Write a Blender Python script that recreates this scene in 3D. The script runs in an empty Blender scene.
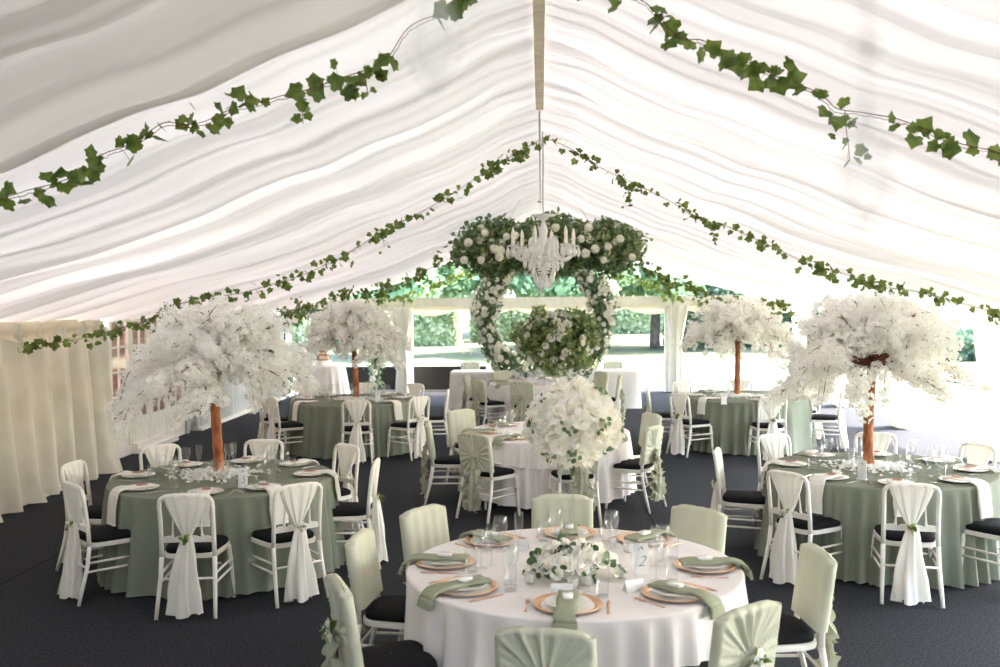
import bpy, math, random
import numpy as np
from mathutils import Vector, Matrix, Euler
from math import sin, cos, pi, sqrt, radians, atan2, exp
S = bpy.context.scene
C = S.collection
RNG = np.random.default_rng(7)
random.seed(5)

# ------------------------------------------------------------------ camera
CAM_H, FPX = 2.22, 972.0
ROLL = radians(0.5)
def cam_rot(yaw, pitch, roll):
    return Matrix.Rotation(yaw, 3, 'Z') @ Matrix.Rotation(pi/2 + pitch, 3, 'X') @ Matrix.Rotation(roll, 3, 'Z')
yaw, pitch = radians(2.4), radians(-1.95)
def proj_R(R, d):
    c = R.transposed() @ Vector(d)
    return 500 + FPX*c.x/-c.z, 333.5 - FPX*c.y/-c.z
for _ in range(30):
    R = cam_rot(yaw, pitch, -ROLL)
    px, py = proj_R(R, (0, 1, 0))
    yaw += (541-px)/FPX
    pitch += (300-py)/FPX
CR = cam_rot(yaw, pitch, -ROLL)
print('CAM', yaw, pitch, proj_R(CR, (-.4, 1, 0)), proj_R(CR, (0, 1, 0)))
def ray(px, py):
    return CR @ Vector(((px-500)/FPX, (333.5-py)/FPX, -1))
def at_y(px, py, Y):
    d = ray(px, py); t = Y/d.y
    return Vector((d.x*t, Y, CAM_H + d.z*t))
def at_z(px, py, z):
    d = ray(px, py); t = (z-CAM_H)/d.z
    return Vector((d.x*t, d.y*t, z))
cd = bpy.data.cameras.new('camera'); cam = bpy.data.objects.new('camera', cd); C.objects.link(cam)
cam.matrix_world = Matrix.Translation((0, 0, CAM_H)) @ CR.to_4x4()
cd.sensor_width = 36; cd.lens = FPX*36/1000
cd.clip_start = 0.05; cd.clip_end = 400
cd.dof.use_dof = True; cd.dof.focus_distance = 8.0; cd.dof.aperture_fstop = 2.6
S.camera = cam

# ------------------------------------------------------------------ materials
def srgb(r, g, b):
    f = lambda c: (c/12.92 if c <= .04045 else ((c+.055)/1.055)**2.4)
    return (f(r/255), f(g/255), f(b/255), 1)
def new_mat(name):
    m = bpy.data.materials.new(name); m.use_nodes = True
    nt = m.node_tree; nt.nodes.clear()
    o = nt.nodes.new('ShaderNodeOutputMaterial')
    return m, nt, o
def noise_color(nt, c1, c2, scale, detail=3, lo=.35, hi=.65, coord='Object', stretch=None):
    tc = nt.nodes.new('ShaderNodeTexCoord'); src = tc.outputs[coord]
    if stretch:
        mp = nt.nodes.new('ShaderNodeMapping'); mp.inputs['Scale'].default_value = stretch
        nt.links.new(src, mp.inputs[0]); src = mp.outputs[0]
    n = nt.nodes.new('ShaderNodeTexNoise'); n.inputs['Scale'].default_value = scale; n.inputs['Detail'].default_value = detail
    nt.links.new(src, n.inputs['Vector'])
    r = nt.nodes.new('ShaderNodeValToRGB'); r.color_ramp.elements[0].position = lo; r.color_ramp.elements[1].position = hi
    r.color_ramp.elements[0].color = c1; r.color_ramp.elements[1].color = c2
    nt.links.new(n.outputs['Fac'], r.inputs[0])
    return r.outputs[0], n
def principled(name, col, rough=.6, metal=0, col2=None, scale=30, bump=0, bscale=None, sheen=0, spec=.5, trans=0, stretch=None, lo=.35, hi=.65, detail=3):
    m, nt, o = new_mat(name)
    p = nt.nodes.new('ShaderNodeBsdfPrincipled')
    p.inputs['Base Color'].default_value = col; p.inputs['Roughness'].default_value = rough
    p.inputs['Metallic'].default_value = metal; p.inputs['Specular IOR Level'].default_value = spec
    if sheen: p.inputs['Sheen Weight'].default_value = sheen
    csock = None
    c2 = col2 if col2 else tuple(min(1, c*.88) for c in col[:3])+(1,)
    csock, n = noise_color(nt, c2, col, scale, detail, lo, hi, stretch=stretch)
    nt.links.new(csock, p.inputs['Base Color'])
    if bump:
        b = nt.nodes.new('ShaderNodeBump'); b.inputs['Strength'].default_value = bump; b.inputs['Distance'].default_value = .01
        tc = nt.nodes.new('ShaderNodeTexCoord')
        n2 = nt.nodes.new('ShaderNodeTexNoise'); n2.inputs['Scale'].default_value = bscale or scale*3; n2.inputs['Detail'].default_value = 4
        nt.links.new(tc.outputs['Object'], n2.inputs['Vector'])
        nt.links.new(n2.outputs['Fac'], b.inputs['Height']); nt.links.new(b.outputs[0], p.inputs['Normal'])
    if trans:
        t = nt.nodes.new('ShaderNodeBsdfTranslucent'); nt.links.new(csock, t.inputs['Color'])
        mx = nt.nodes.new('ShaderNodeMixShader'); mx.inputs[0].default_value = trans
        nt.links.new(p.outputs[0], mx.inputs[1]); nt.links.new(t.outputs[0], mx.inputs[2]); nt.links.new(mx.outputs[0], o.inputs[0])
    else:
        nt.links.new(p.outputs[0], o.inputs[0])
    return m
def thin_glass(name, tint=(.97, .98, .98, 1), base=.06, ior=1.5, milky=0, rough=.02):
    m, nt, o = new_mat(name)
    tr = nt.nodes.new('ShaderNodeBsdfTransparent'); tr.inputs[0].default_value = tint
    gl = nt.nodes.new('ShaderNodeBsdfGlossy'); gl.inputs['Roughness'].default_value = rough
    lw = nt.nodes.new('ShaderNodeLayerWeight'); lw.inputs[0].default_value = .5
    pw = nt.nodes.new('ShaderNodeMath'); pw.operation = 'POWER'; pw.inputs[1].default_value = 3.5; nt.links.new(lw.outputs['Facing'], pw.inputs[0])
    ad = nt.nodes.new('ShaderNodeMath'); ad.operation = 'MULTIPLY_ADD'; ad.inputs[1].default_value = .8; ad.inputs[2].default_value = base; ad.use_clamp = True
    nt.links.new(pw.outputs[0], ad.inputs[0])
    mx = nt.nodes.new('ShaderNodeMixShader')
    nt.links.new(ad.outputs[0], mx.inputs[0]); nt.links.new(tr.outputs[0], mx.inputs[1]); nt.links.new(gl.outputs[0], mx.inputs[2])
    last = mx.outputs[0]
    if milky:
        d = nt.nodes.new('ShaderNodeBsdfDiffuse'); d.inputs[0].default_value = (.96, .94, .92, 1)
        tl = nt.nodes.new('ShaderNodeBsdfTranslucent'); tl.inputs[0].default_value = (.96, .94, .92, 1)
        m1 = nt.nodes.new('ShaderNodeMixShader'); m1.inputs[0].default_value = .5
        nt.links.new(d.outputs[0], m1.inputs[1]); nt.links.new(tl.outputs[0], m1.inputs[2])
        m2 = nt.nodes.new('ShaderNodeMixShader'); m2.inputs[0].default_value = milky
        nt.links.new(last, m2.inputs[1]); nt.links.new(m1.outputs[0], m2.inputs[2]); last = m2.outputs[0]
    nt.links.new(last, o.inputs[0])
    return m
def pleated_lining(name, col, t0, t1):
    """gathered lining: where the pleats lie double less light comes through"""
    m, nt, o = new_mat(name)
    tc = nt.nodes.new('ShaderNodeTexCoord'); acc = None
    for sc, st in ((1.0, (.05, 2.4, .0)), (1.0, (.10, 7.0, .0))):
        mp = nt.nodes.new('ShaderNodeMapping'); mp.inputs['Scale'].default_value = st; nt.links.new(tc.outputs['Object'], mp.inputs[0])
        n = nt.nodes.new('ShaderNodeTexNoise'); n.inputs['Scale'].default_value = sc; n.inputs['Detail'].default_value = 3; n.inputs['Roughness'].default_value = .6
        nt.links.new(mp.outputs[0], n.inputs['Vector'])
        if acc is None: acc = n.outputs['Fac']
        else:
            ad = nt.nodes.new('ShaderNodeMath'); ad.operation = 'ADD'; nt.links.new(acc, ad.inputs[0]); nt.links.new(n.outputs['Fac'], ad.inputs[1]); acc = ad.outputs[0]
    mr = nt.nodes.new('ShaderNodeMapRange'); mr.inputs['From Min'].default_value = .78; mr.inputs['From Max'].default_value = 1.22; mr.inputs['To Min'].default_value = t0; mr.inputs['To Max'].default_value = t1
    nt.links.new(acc, mr.inputs['Value'])
    d = nt.nodes.new('ShaderNodeBsdfDiffuse'); t = nt.nodes.new('ShaderNodeBsdfTranslucent'); d.inputs[0].default_value = col; t.inputs[0].default_value = col
    mx = nt.nodes.new('ShaderNodeMixShader'); nt.links.new(mr.outputs[0], mx.inputs[0])
    nt.links.new(d.outputs[0], mx.inputs[1]); nt.links.new(t.outputs[0], mx.inputs[2]); nt.links.new(mx.outputs[0], o.inputs[0])
    return m
def fabric(name, col, trans=.3, col2=None, scale=4, weave=True, gain=1):
    """woven cloth: diffuse plus light passing through it"""
    m, nt, o = new_mat(name)
    c2 = col2 or tuple(c*.93 for c in col[:3])+(1,)
    cs, n = noise_color(nt, c2, col, scale, 2)
    d = nt.nodes.new('ShaderNodeBsdfDiffuse'); t = nt.nodes.new('ShaderNodeBsdfTranslucent')
    nt.links.new(cs, d.inputs[0]); nt.links.new(cs, t.inputs[0])
    if weave:
        b = nt.nodes.new('ShaderNodeBump'); b.inputs['Strength'].default_value = .15; b.inputs['Distance'].default_value = .004
        tc = nt.nodes.new('ShaderNodeTexCoord'); n2 = nt.nodes.new('ShaderNodeTexNoise'); n2.inputs['Scale'].default_value = 260
        nt.links.new(tc.outputs['Object'], n2.inputs['Vector']); nt.links.new(n2.outputs['Fac'], b.inputs['Height'])
        nt.links.new(b.outputs[0], d.inputs['Normal'])
    mx = nt.nodes.new('ShaderNodeMixShader'); mx.inputs[0].default_value = trans
    nt.links.new(d.outputs[0], mx.inputs[1]); nt.links.new(t.outputs[0], mx.inputs[2]); nt.links.new(mx.outputs[0], o.inputs[0])
    return m
M = {}
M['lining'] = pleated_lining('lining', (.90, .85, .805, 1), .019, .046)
M['lining_shaded'] = pleated_lining('lining_shaded', (.82, .755, .70, 1), .009, .026)  # same lining, darker and less translucent: shade of the near left bay put in
M['strip'] = fabric('strip', srgb(245, 234, 214), .2, srgb(232, 218, 196), 12)
M['curtain'] = fabric('curtain', srgb(228, 223, 208), .2, srgb(216, 211, 196), 3)
M['drape'] = fabric('drape', srgb(240, 238, 230), .35)
M['drape_dense'] = fabric('drape_dense', srgb(228, 226, 216), .10)
M['wallcloth'] = fabric('wallcloth', srgb(220, 222, 220), .25)
M['pelmet'] = fabric('pelmet', srgb(236, 226, 206), .25)
M['sage'] = fabric('sage', srgb(142, 146, 130), .06, srgb(134, 138, 122), 2.5)
M['sage_hood'] = fabric('sage_hood', srgb(215, 215, 195), .16, srgb(208, 208, 186), 6)
M['sage_ruffle'] = fabric('sage_ruffle', srgb(194, 194, 172), .18, srgb(180, 181, 157), 8)
M['sage_napkin'] = fabric('sage_napkin', srgb(166, 170, 146), .05, srgb(156, 160, 136), 9)
M['white_cloth'] = fabric('white_cloth', srgb(248, 242, 238), .08)
M['sash'] = fabric('sash', srgb(251, 248, 241), .3, srgb(247, 244, 237))
M['white_paint'] = principled('white_paint', srgb(240, 236, 226), .35, col2=srgb(232, 226, 214), scale=8)
M['black_seat'] = principled('black_seat', (.012, .012, .014, 1), .75, col2=(.008, .008, .009, 1), scale=60, bump=.15, bscale=300, spec=.1)
M['carpet'] = principled('carpet', (.050, .051, .058, 1), .95, col2=(.006, .007, .009, 1), scale=60, bump=.5, bscale=220, spec=.15, lo=.3, hi=.7, detail=6)
M['seam'] = principled('seam', (.016, .016, .018, 1), .95, scale=60, spec=.1)
M['glass'] = thin_glass('glass', base=.06, milky=.025)
M['frosted'] = thin_glass('frosted', base=.08, milky=.34)
M['crystal'] = thin_glass('crystal', base=.12, milky=.75)
M['pendant_glass'] = thin_glass('pendant_glass', (.99, .99, .985, 1), base=.02, milky=.16)
M['pane'] = thin_glass('pane', (.9, .93, .95, 1), base=.03)
M['porcelain'] = principled('porcelain', srgb(244, 240, 236), .12, scale=10, col2=srgb(240, 236, 230))
M['rose_gold'] = principled('rose_gold', srgb(244, 202, 164), .3, .75, scale=12, col2=srgb(230, 176, 134))
M['steel'] = principled('steel', srgb(200, 196, 190), .22, 1, scale=12)
M['copper'] = principled('copper', srgb(226, 176, 150), .3, .7, scale=12)
M['card'] = principled('card', srgb(246, 244, 240), .5, scale=10)
M['ink'] = principled('ink', srgb(150, 150, 145), .6, scale=10)
M['tag'] = principled('tag', srgb(176, 112, 92), .6, scale=40)
M['bark'] = principled('bark', srgb(196, 124, 78), .8, col2=srgb(124, 66, 38), scale=18, bump=.8, bscale=30, stretch=(1, 1, .35))
M['twig'] = principled('twig', srgb(120, 66, 44), .8, scale=20)
M['blossom'] = fabric('blossom', (1, .995, .97, 1), .5, (1, .985, .95, 1), 9, False)
M['rose'] = fabric('rose', (1, .985, .935, 1), .25, (.99, .96, .88, 1), 5, False)
M['pompom'] = fabric('pompom', srgb(252, 249, 236), .2, None, 5, False)
M['peach'] = fabric('peach', srgb(232, 206, 180), .2, None, 5, False)
M['ivy'] = principled('ivy', srgb(140, 158, 78), .4, col2=srgb(84, 108, 46), scale=14, trans=.4)
M['euc'] = principled('euc', srgb(156, 176, 140), .4, col2=srgb(78, 104, 70), scale=10, trans=.4)
M['fol'] = principled('fol', srgb(182, 194, 134), .4, col2=srgb(92, 116, 66), scale=7, trans=.4)
M['deepleaf'] = principled('deepleaf', srgb(96, 124, 78), .4, col2=srgb(48, 72, 46), scale=10, trans=.25)
M['hedge'] = principled('hedge', srgb(196, 205, 170), .7, col2=srgb(154, 172, 134), scale=1.2, trans=.3)
M['treeleaf'] = principled('treeleaf', srgb(176, 200, 162), .7, col2=srgb(112, 146, 110), scale=.8, trans=.5)
M['darkleaf'] = principled('darkleaf', srgb(96, 120, 92), .7, col2=srgb(50, 72, 58), scale=.8, trans=.15)
M['treebark'] = principled('treebark', srgb(104, 96, 88), .9, col2=srgb(70, 62, 56), scale=5, bump=.6, bscale=12)
M['lawn'] = principled('lawn', srgb(100, 102, 80), .9, col2=srgb(80, 92, 64), scale=.9, detail=8, bump=.5, bscale=40, spec=.2)
M['paving'] = principled('paving', srgb(190, 184, 174), .9, scale=3)
M['board'] = principled('board', (.030, .030, .026, 1), .6, col2=(.016, .016, .014, 1), scale=3, stretch=(1, 1, 6))
M['brick'] = None
M['soil'] = M['seam']
M['candlewax'] = principled('candlewax', srgb(248, 240, 222), .4, scale=10)
M['cake'] = principled('cake', srgb(214, 164, 112), .8, col2=srgb(240, 226, 200), scale=14, lo=.4, hi=.6)
M['icing'] = principled('icing', srgb(248, 244, 236), .5, scale=10)
M['alu'] = principled('alu', srgb(196, 196, 192), .4, .6, scale=5)
M['black_metal'] = principled('black_metal', (.02, .02, .02, 1), .4, .5, scale=10)
M['wood'] = principled('wood', srgb(190, 150, 110), .7, scale=6)
def brick_mat():
    m, nt, o = new_mat('brick')
    p = nt.nodes.new('ShaderNodeBsdfPrincipled'); p.inputs['Roughness'].default_value = .9
    b = nt.nodes.new('ShaderNodeTexBrick'); b.inputs['Color1'].default_value = srgb(244, 204, 186); b.inputs['Color2'].default_value = srgb(226, 172, 152)
    b.inputs['Mortar'].default_value = srgb(246, 236, 226); b.inputs['Scale'].default_value = 4
    tc = nt.nodes.new('ShaderNodeTexCoord'); mp = nt.nodes.new('ShaderNodeMapping'); mp.inputs['Rotation'].default_value = (pi/2, 0, pi/2)
    nt.links.new(tc.outputs['Object'], mp.inputs[0]); nt.links.new(mp.outputs[0], b.inputs['Vector'])
    nt.links.new(b.outputs['Color'], p.inputs['Base Color']); nt.links.new(p.outputs[0], o.inputs[0])
    return m
M['brick'] = brick_mat()

# ------------------------------------------------------------------ mesh helpers
class MB:
    def __init__(s): s.v = []; s.f = []; s.n = 0; s.mi = []; s.cur = 0
    def add(s, v, f):
        v = np.asarray(v, dtype=float).reshape(-1, 3)
        s.v.append(v); s.f += [tuple(i+s.n for i in q) for q in f]; s.mi += [s.cur]*len(f); s.n += len(v)
        return s
    def grid(s, P, cu=False, cv=False):
        """P: (nv, nu, 3); cu closes the u direction"""
        P = np.asarray(P, dtype=float); nv, nu = P.shape[:2]
        f = []
        for j in range(nv if cv else nv-1):
            j2 = (j+1) % nv
            for i in range(nu if cu else nu-1):
                i2 = (i+1) % nu
                f.append((j*nu+i, j*nu+i2, j2*nu+i2, j2*nu+i))
        return s.add(P.reshape(-1, 3), f)
    def box(s, x0, x1, y0, y1, z0, z1):
        v = [(x, y, z) for z in (z0, z1) for y in (y0, y1) for x in (x0, x1)]
        return s.add(v, [(0, 2, 3, 1), (4, 5, 7, 6), (0, 1, 5, 4), (2, 6, 7, 3), (0, 4, 6, 2), (1, 3, 7, 5)])
    def lathe(s, prof, n=16, c=(0, 0, 0), caps=True, ax=None):
        a = np.linspace(0, 2*pi, n, endpoint=False)
        P = np.array([[(c[0]+r*cos(t), c[1]+r*sin(t), c[2]+z) for t in a] for r, z in prof])
        s.grid(P, cu=True)
        return s
    def tube(s, pts, r, n=8, cap=True, flat=1.0):
        pts = [Vector(p) for p in pts]; k = len(pts)
        rs = r if hasattr(r, '__len__') else [r]*k
        prev = None; rows = []
        for i, p in enumerate(pts):
            t = (pts[min(i+1, k-1)]-pts[max(i-1, 0)])
            if t.length < 1e-9: t = Vector((0, 0, 1))
            t.normalize()
            if prev is None:
                ref = Vector((0, 1, 0)) if abs(t.y) < .9 else Vector((1, 0, 0))
                n1 = (ref - t*ref.dot(t)).normalized()
            else:
                n1 = (prev - t*prev.dot(t)); n1.normalize()
            prev = n1; n2 = t.cross(n1)
            rows.append([tuple(p + n1*(cos(a)*rs[i]*flat) + n2*(sin(a)*rs[i])) for a in np.linspace(0, 2*pi, n, endpoint=False)])
        s.grid(rows, cu=True)
        if cap:
            s.f.append(tuple(s.n-n+i for i in range(n))); s.mi.append(s.cur)
            s.f.append(tuple(s.n-n*k+n-1-i for i in range(n))); s.mi.append(s.cur)
        return s
    def merged(s): return np.concatenate(s.v), s.f
    def addmb(s, v, f, mat=None, loc=(0, 0, 0), sc=1):
        v = np.asarray(v)
        if mat is not None: v = v @ np.array(mat).T
        return s.add(v*sc + np.array(loc), f)
    def mesh(s, name, mats, smooth=True):
        me = bpy.data.meshes.new(name)
        v = np.concatenate(s.v) if s.v else np.zeros((0, 3))
        me.from_pydata(v.tolist(), [], s.f)
        for m in (mats if isinstance(mats, (list, tuple)) else [mats]): me.materials.append(m)
        if any(s.mi): me.polygons.foreach_set('material_index', s.mi)
        if smooth: me.polygons.foreach_set('use_smooth', [True]*len(me.polygons))
        me.update()
        return me
    def build(s, name, mats, parent=None, smooth=True, loc=None, sharp=None):
        me = s.mesh(name, mats, smooth)
        if smooth and sharp: me.set_sharp_from_angle(angle=radians(sharp))
        o = bpy.data.objects.new(name, me); C.objects.link(o)
        if parent is not None: o.parent = parent
        if loc is not None: o.location = loc
        return o
def tag(o, label=None, cat=None, group=None, kind=None):
    if label: o['label'] = label
    if cat: o['category'] = cat
    if group: o['group'] = group
    if kind: o['kind'] = kind
    return o
def thing(name, label, cat, loc=(0, 0, 0), rz=0, group=None):
    o = bpy.data.objects.new(name, None); C.objects.link(o); o.empty_display_size = .1
    o.location = loc; o.rotation_euler = (0, 0, rz)
    return tag(o, label, cat, group)
def struct(o): o['kind'] = 'structure'; return o
KIDS = {}
def kids(o):
    if o not in KIDS: KIDS[o] = [c for c in bpy.data.objects if c.parent == o]
    return KIDS[o]
def dup(root, loc, rz, label, group=None, skip=()):
    def cp(o, parent):
        c = o.copy(); C.objects.link(c)
        if parent is not None: c.parent = parent
        for ch in kids(o):
            if ch.name.split('.')[0] in skip: continue
            cp(ch, c)
        return c
    r = cp(root, None); r.location = loc; r.rotation_euler = (0, 0, rz); r['label'] = label
    if group: r['group'] = group
    return r
class Proto:
    """first placement moves the original, later ones copy it"""
    def __init__(s, root): s.root = root; s.used = False
    def place(s, loc, rz, label, group=None):
        if not s.used:
            s.used = True; r = s.root; r.location = loc; r.rotation_euler = (0, 0, rz); r['label'] = label
            if group: r['group'] = group
            return r
        return dup(s.root, loc, rz, label, group)
def rotm(ax, ang): return np.array(Matrix.Rotation(ang, 3, ax))
def rand_rot(rng):
    q = rng.normal(size=4); q /= np.linalg.norm(q); w, x, y, z = q
    return np.array([[1-2*(y*y+z*z), 2*(x*y-z*w), 2*(x*z+y*w)], [2*(x*y+z*w), 1-2*(x*x+z*z), 2*(y*z-x*w)], [2*(x*z-y*w), 2*(y*z+x*w), 1-2*(x*x+y*y)]])
def scatter(tv, tf, pos, rots, scs):
    """many copies of a template in one vertex array"""
    tv = np.asarray(tv); k = len(tv); n = len(pos)
    V = np.einsum('nij,kj->nki', rots, tv)*np.asarray(scs)[:, None, None] + np.asarray(pos)[:, None, :]
    F = [tuple(i+b for i in q) for b in range(0, n*k, k) for q in tf]
    return V.reshape(-1, 3), F
def rots_n(n, rng):
    q = rng.normal(size=(n, 4)); q /= np.linalg.norm(q, axis=1)[:, None]; w, x, y, z = q.T
    return np.stack([np.stack([1-2*(y*y+z*z), 2*(x*y-z*w), 2*(x*z+y*w)], -1), np.stack([2*(x*y+z*w), 1-2*(x*x+z*z), 2*(y*z-x*w)], -1), np.stack([2*(x*z-y*w), 2*(y*z+x*w), 1-2*(x*x+y*y)], -1)], 1)
def facing(dirs, rng):
    """rotations taking +Z to each direction, random spin"""
    d = np.asarray(dirs, float); d = d/np.linalg.norm(d, axis=1)[:, None]
    ref = rng.normal(size=d.shape); x = np.cross(ref, d); x /= np.linalg.norm(x, axis=1)[:, None]
    y = np.cross(d, x)
    return np.stack([x, y, d], -1)
SUN_E, SKY_E, EXPO = 4.2, 0.34, 3.05
# ------------------------------------------------------------------ plant templates
LEAF = (np.array([(0, 0, 0), (-.28, .35, .06), (0, .4, 0), (.28, .35, .06), (-.2, .75, .02), (.2, .75, .02), (0, 1, -.08), (0, .75, -.03)]),
        [(0, 2, 1), (0, 3, 2), (1, 2, 7, 4), (2, 3, 5, 7), (4, 7, 6), (7, 5, 6)])
LEAF_ROUND = (np.array([(0, 0, 0), (-.34, .25, .05), (-.42, .6, .05), (-.2, .9, 0), (0, 1, -.05), (.2, .9, 0), (.42, .6, .05), (.34, .25, .05), (0, .5, -.03)]),
        [(0, 8, 1), (1, 8, 2), (2, 8, 3), (3, 8, 4), (4, 8, 5), (5, 8, 6), (6, 8, 7), (7, 8, 0)])
def ivy_leaf():
    pts = [(0, 0), (-.24, -.14), (-.50, .00), (-.46, .22), (-.60, .46), (-.34, .60), (0, 1.0), (.34, .60), (.60, .46), (.46, .22), (.50, .00), (.24, -.14)]
    v = [(x, y, .10*abs(x) - .12*y*y) for x, y in pts] + [(0, .3, -.04)]
    return np.array(v), [(i, 12, (i+1) % 12) for i in range(12)]
IVY = ivy_leaf()
FLORET = (np.array([(0, 0, 0)] + [(cos(a)*r, sin(a)*r, z) for k in range(5) for a, r, z in ((k*2*pi/5-.42, .8, .12), (k*2*pi/5, 1.0, .34), (k*2*pi/5+.42, .8, .12))]),
          [q for k in range(5) for q in ((0, 1+3*k, 2+3*k, 3+3*k),)])
def rose_template(rings=((.10, 3, 1.0, .2), (.35, 4, .95, .4), (.65, 5, .8, .62), (1.0, 6, .6, .9)), n=4, seed=1):
    """petals cup around the centre; unit radius, axis +Z"""
    mb = MB(); r_ = random.Random(seed)
    for (rad, cnt, hgt, lean) in rings:
        off = r_.random()*6
        for k in range(cnt):
            a0 = off + k*2*pi/cnt; w = 2*pi/cnt*.78 if rad > .2 else 1.3
            P = []
            for j in range(n+1):
                v = j/n
                row = []
                for i in range(n+1):
                    u = i/n*2-1
                    a = a0 + u*w*(sin(pi*(.25+.6*v)))*.95
                    rr = rad*(.35 + .65*v**.7) + .1*v**3*lean + .03*sin(3*a+v)
                    z = -.45 + (hgt+.25)*v - .28*lean*v**4*(1.2) - .22*u*u*v
                    row.append((cos(a)*rr, sin(a)*rr, z))
                P.append(row)
            mb.grid(P)
    # core
    mb.lathe([(.001, -.4), (.3, -.45), (.22, 0), (.12, .35), (.001, .45)], 8)
    return mb.merged()
ROSE_V, ROSE_F = rose_template()
ROSE_S_V, ROSE_S_F = rose_template(((.3, 3, .9, .3), (.7, 4, .75, .7), (1.0, 5, .55, 1.0)), 2, 3)
def pompom_template():
    mb = MB(); P = []
    rng = np.random.default_rng(3)
    n = 90
    i = np.arange(n); ph = np.arccos(1-2*(i+.5)/n); th = pi*(1+5**.5)*i
    d = np.stack([np.cos(th)*np.sin(ph), np.sin(th)*np.sin(ph), np.cos(ph)], 1)
    tv = np.array([(-.17, -.1, -.1), (.17, -.1, -.1), (.12, .14, .1), (-.12, .14, .1)])
    v, f = scatter(tv, [(0, 1, 2, 3)], d*.9, facing(d + rng.normal(size=d.shape)*.35, rng), np.ones(n)*1.2)
    mb.add(v, f)
    mb.lathe([(.001, -.85), (.5, -.7), (.8, -.3), (.85, 0), (.8, .3), (.5, .7), (.001, .85)], 10)
    return mb.merged()
POM_V, POM_F = pompom_template()
def leaf_mb(tpl, pos, dirs, scs, rng, mb=None):
    mb = mb or MB()
    v, f = scatter(tpl[0], tpl[1], pos, facing(dirs, rng), scs)
    return mb.add(v, f)

# ------------------------------------------------------------------ chair
def chair_frame(root, sash_kind):
    wp = M['white_paint']
    # seat pad
    mb = MB(); P = []
    def outline(w, d, sgn=1):
        pts = []
        for k in range(40):
            a = 2*pi*k/40; c, s_ = cos(a), sin(a)
            e = .42
            x = math.copysign(abs(c)**e, c)*w; y = math.copysign(abs(s_)**e, s_)*d
            x *= (1.0 + .10*(y/d))
            pts.append((x, y))
        return pts
    for (k, z) in ((.90, .435), (1, .44), (1.02, .455), (1.0, .47), (.92, .482), (.7, .49), (.35, .494), (.01, .495)):
        P.append([(x, y, z) for x, y in outline(.195*k, .195*k)])
    mb.grid(P, cu=True); mb.build('seat', M['black_seat'], root)
    mb = MB(); P = [[(x, y, z) for x, y in outline(.205*k, .205*k)] for k, z in ((.85, .405), (1, .405), (1.015, .42), (1.01, .436), (.9, .44))]
    mb.grid(P, cu=True); mb.build('seat_frame', wp, root, sharp=50)
    for sx in (-1, 1):
        # turned front leg
        mb = MB(); zs = [(.0, .012), (.02, .013), (.06, .0155), (.10, .018), (.105, .021), (.115, .021), (.12, .018), (.25, .021), (.29, .022), (.295, .025), (.305, .025), (.31, .021), (.36, .021), (.405, .018)]
        mb.tube([(sx*(.195+.03*(1-z/.4)), .175+.02*(1-z/.4), z) for z, r in zs], [r for z, r in zs], 10)
        mb.build('leg', wp, root)
        mb = MB(); mb.tube([(sx*.205, -.30, 0), (sx*.198, -.262, .14), (sx*.190, -.225, .28), (sx*.186, -.205, .42)], [.014, .015, .0165, .0175], 8)
        mb.build('leg', wp, root)
    # hoop back: posts + top rail
    mb = MB(); pts = []
    for z, x, y in ((.41, .186, -.205), (.55, .184, -.212), (.69, .184, -.228), (.78, .186, -.240), (.822, .182, -.247), (.845, .168, -.251), (.855, .145, -.253), (.860, .09, -.256), (.864, 0, -.258)):
        pts.append((x, y, z))
    full = pts + [(-x, y, z) for x, y, z in reversed(pts[:-1])]
    mb.tube(full, .0165, 8, True)
    bf = mb.build('back_frame', wp, root)
    # shaped cross rail and spindles
    mb = MB(); top = []; n = 33
    for i in range(n):
        x = -.18 + .36*i/(n-1); u = abs(x)/.18
        h = .034 + .012*abs(sin(u*pi*2)) - .004*(u < .12)
        y = -.214
        top.append([(x, y+.008, .525), (x, y-.008, .525), (x, y-.008, .525+h), (x, y+.008, .525+h)])
    mb.grid(top, cu=True); mb.build('cross_rail', wp, root, sharp=40)
    for sx in (-1, 1):
        mb = MB(); mb.tube([(sx*.105, -.214, .56), (sx*.105, -.215, .575), (sx*.103, -.216, .585), (sx*.10, -.220, .65), (sx*.092, -.234, .77), (sx*.088, -.25, .855)], [.010, .013, .008, .006, .007, .006], 6, False)
        mb.build('spindle', wp, root)
    mb = MB()
    for sx in (-1, 1):
        mb.tube([(sx*.215, .187, .235), (sx*.195, -.238, .235)], [.009, .009], 6)
        mb.tube([(sx*.213, .184, .155 if False else .30), (sx*.193, -.225, .30)], [.009, .009], 6)
    mb.tube([(-.213, .185, .265), (.213, .185, .265)], [.009, .009], 6)
    mb.tube([(-.197, -.235, .27), (.197, -.235, .27)], [.009, .009], 6)
    mb.build('stretchers', wp, root)
    return bf
def brooch(parent, loc, kind, s=1):
    rng = np.random.default_rng(4)
    if kind == 'none': return
    n = 9; d = rng.normal(size=(n, 3)); d[:, 1] = -abs(d[:, 1])
    mb = MB(); leaf_mb(LEAF, np.tile(np.array(loc), (n, 1)), d, rng.uniform(.03, .05, n)*s, rng, mb)
    if kind == 'leaf':
        leaf_mb(LEAF_ROUND, np.array(loc)+rng.normal(size=(10, 3))*.010, d[:1].repeat(10, 0)+rng.normal(size=(10, 3)), rng.uniform(.03, .045, 10)*s, rng, mb)
    mb.build('brooch_leaves', M['ivy'], parent)
    if kind != 'leaf':
        mb = MB()
        for q, rr in (((0, -.012, 0), .026), ((.026, -.006, -.02), .018), ((-.022, -.006, -.018), .017), ((.010, -.008, .024), .015)):
            p = np.array(loc)+np.array(q)*s
            mb.addmb(ROSE_S_V, ROSE_S_F, rotm('X', pi/2), p, rr*s)
        mb.build('brooch_flowers', M['rose'], parent)
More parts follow.
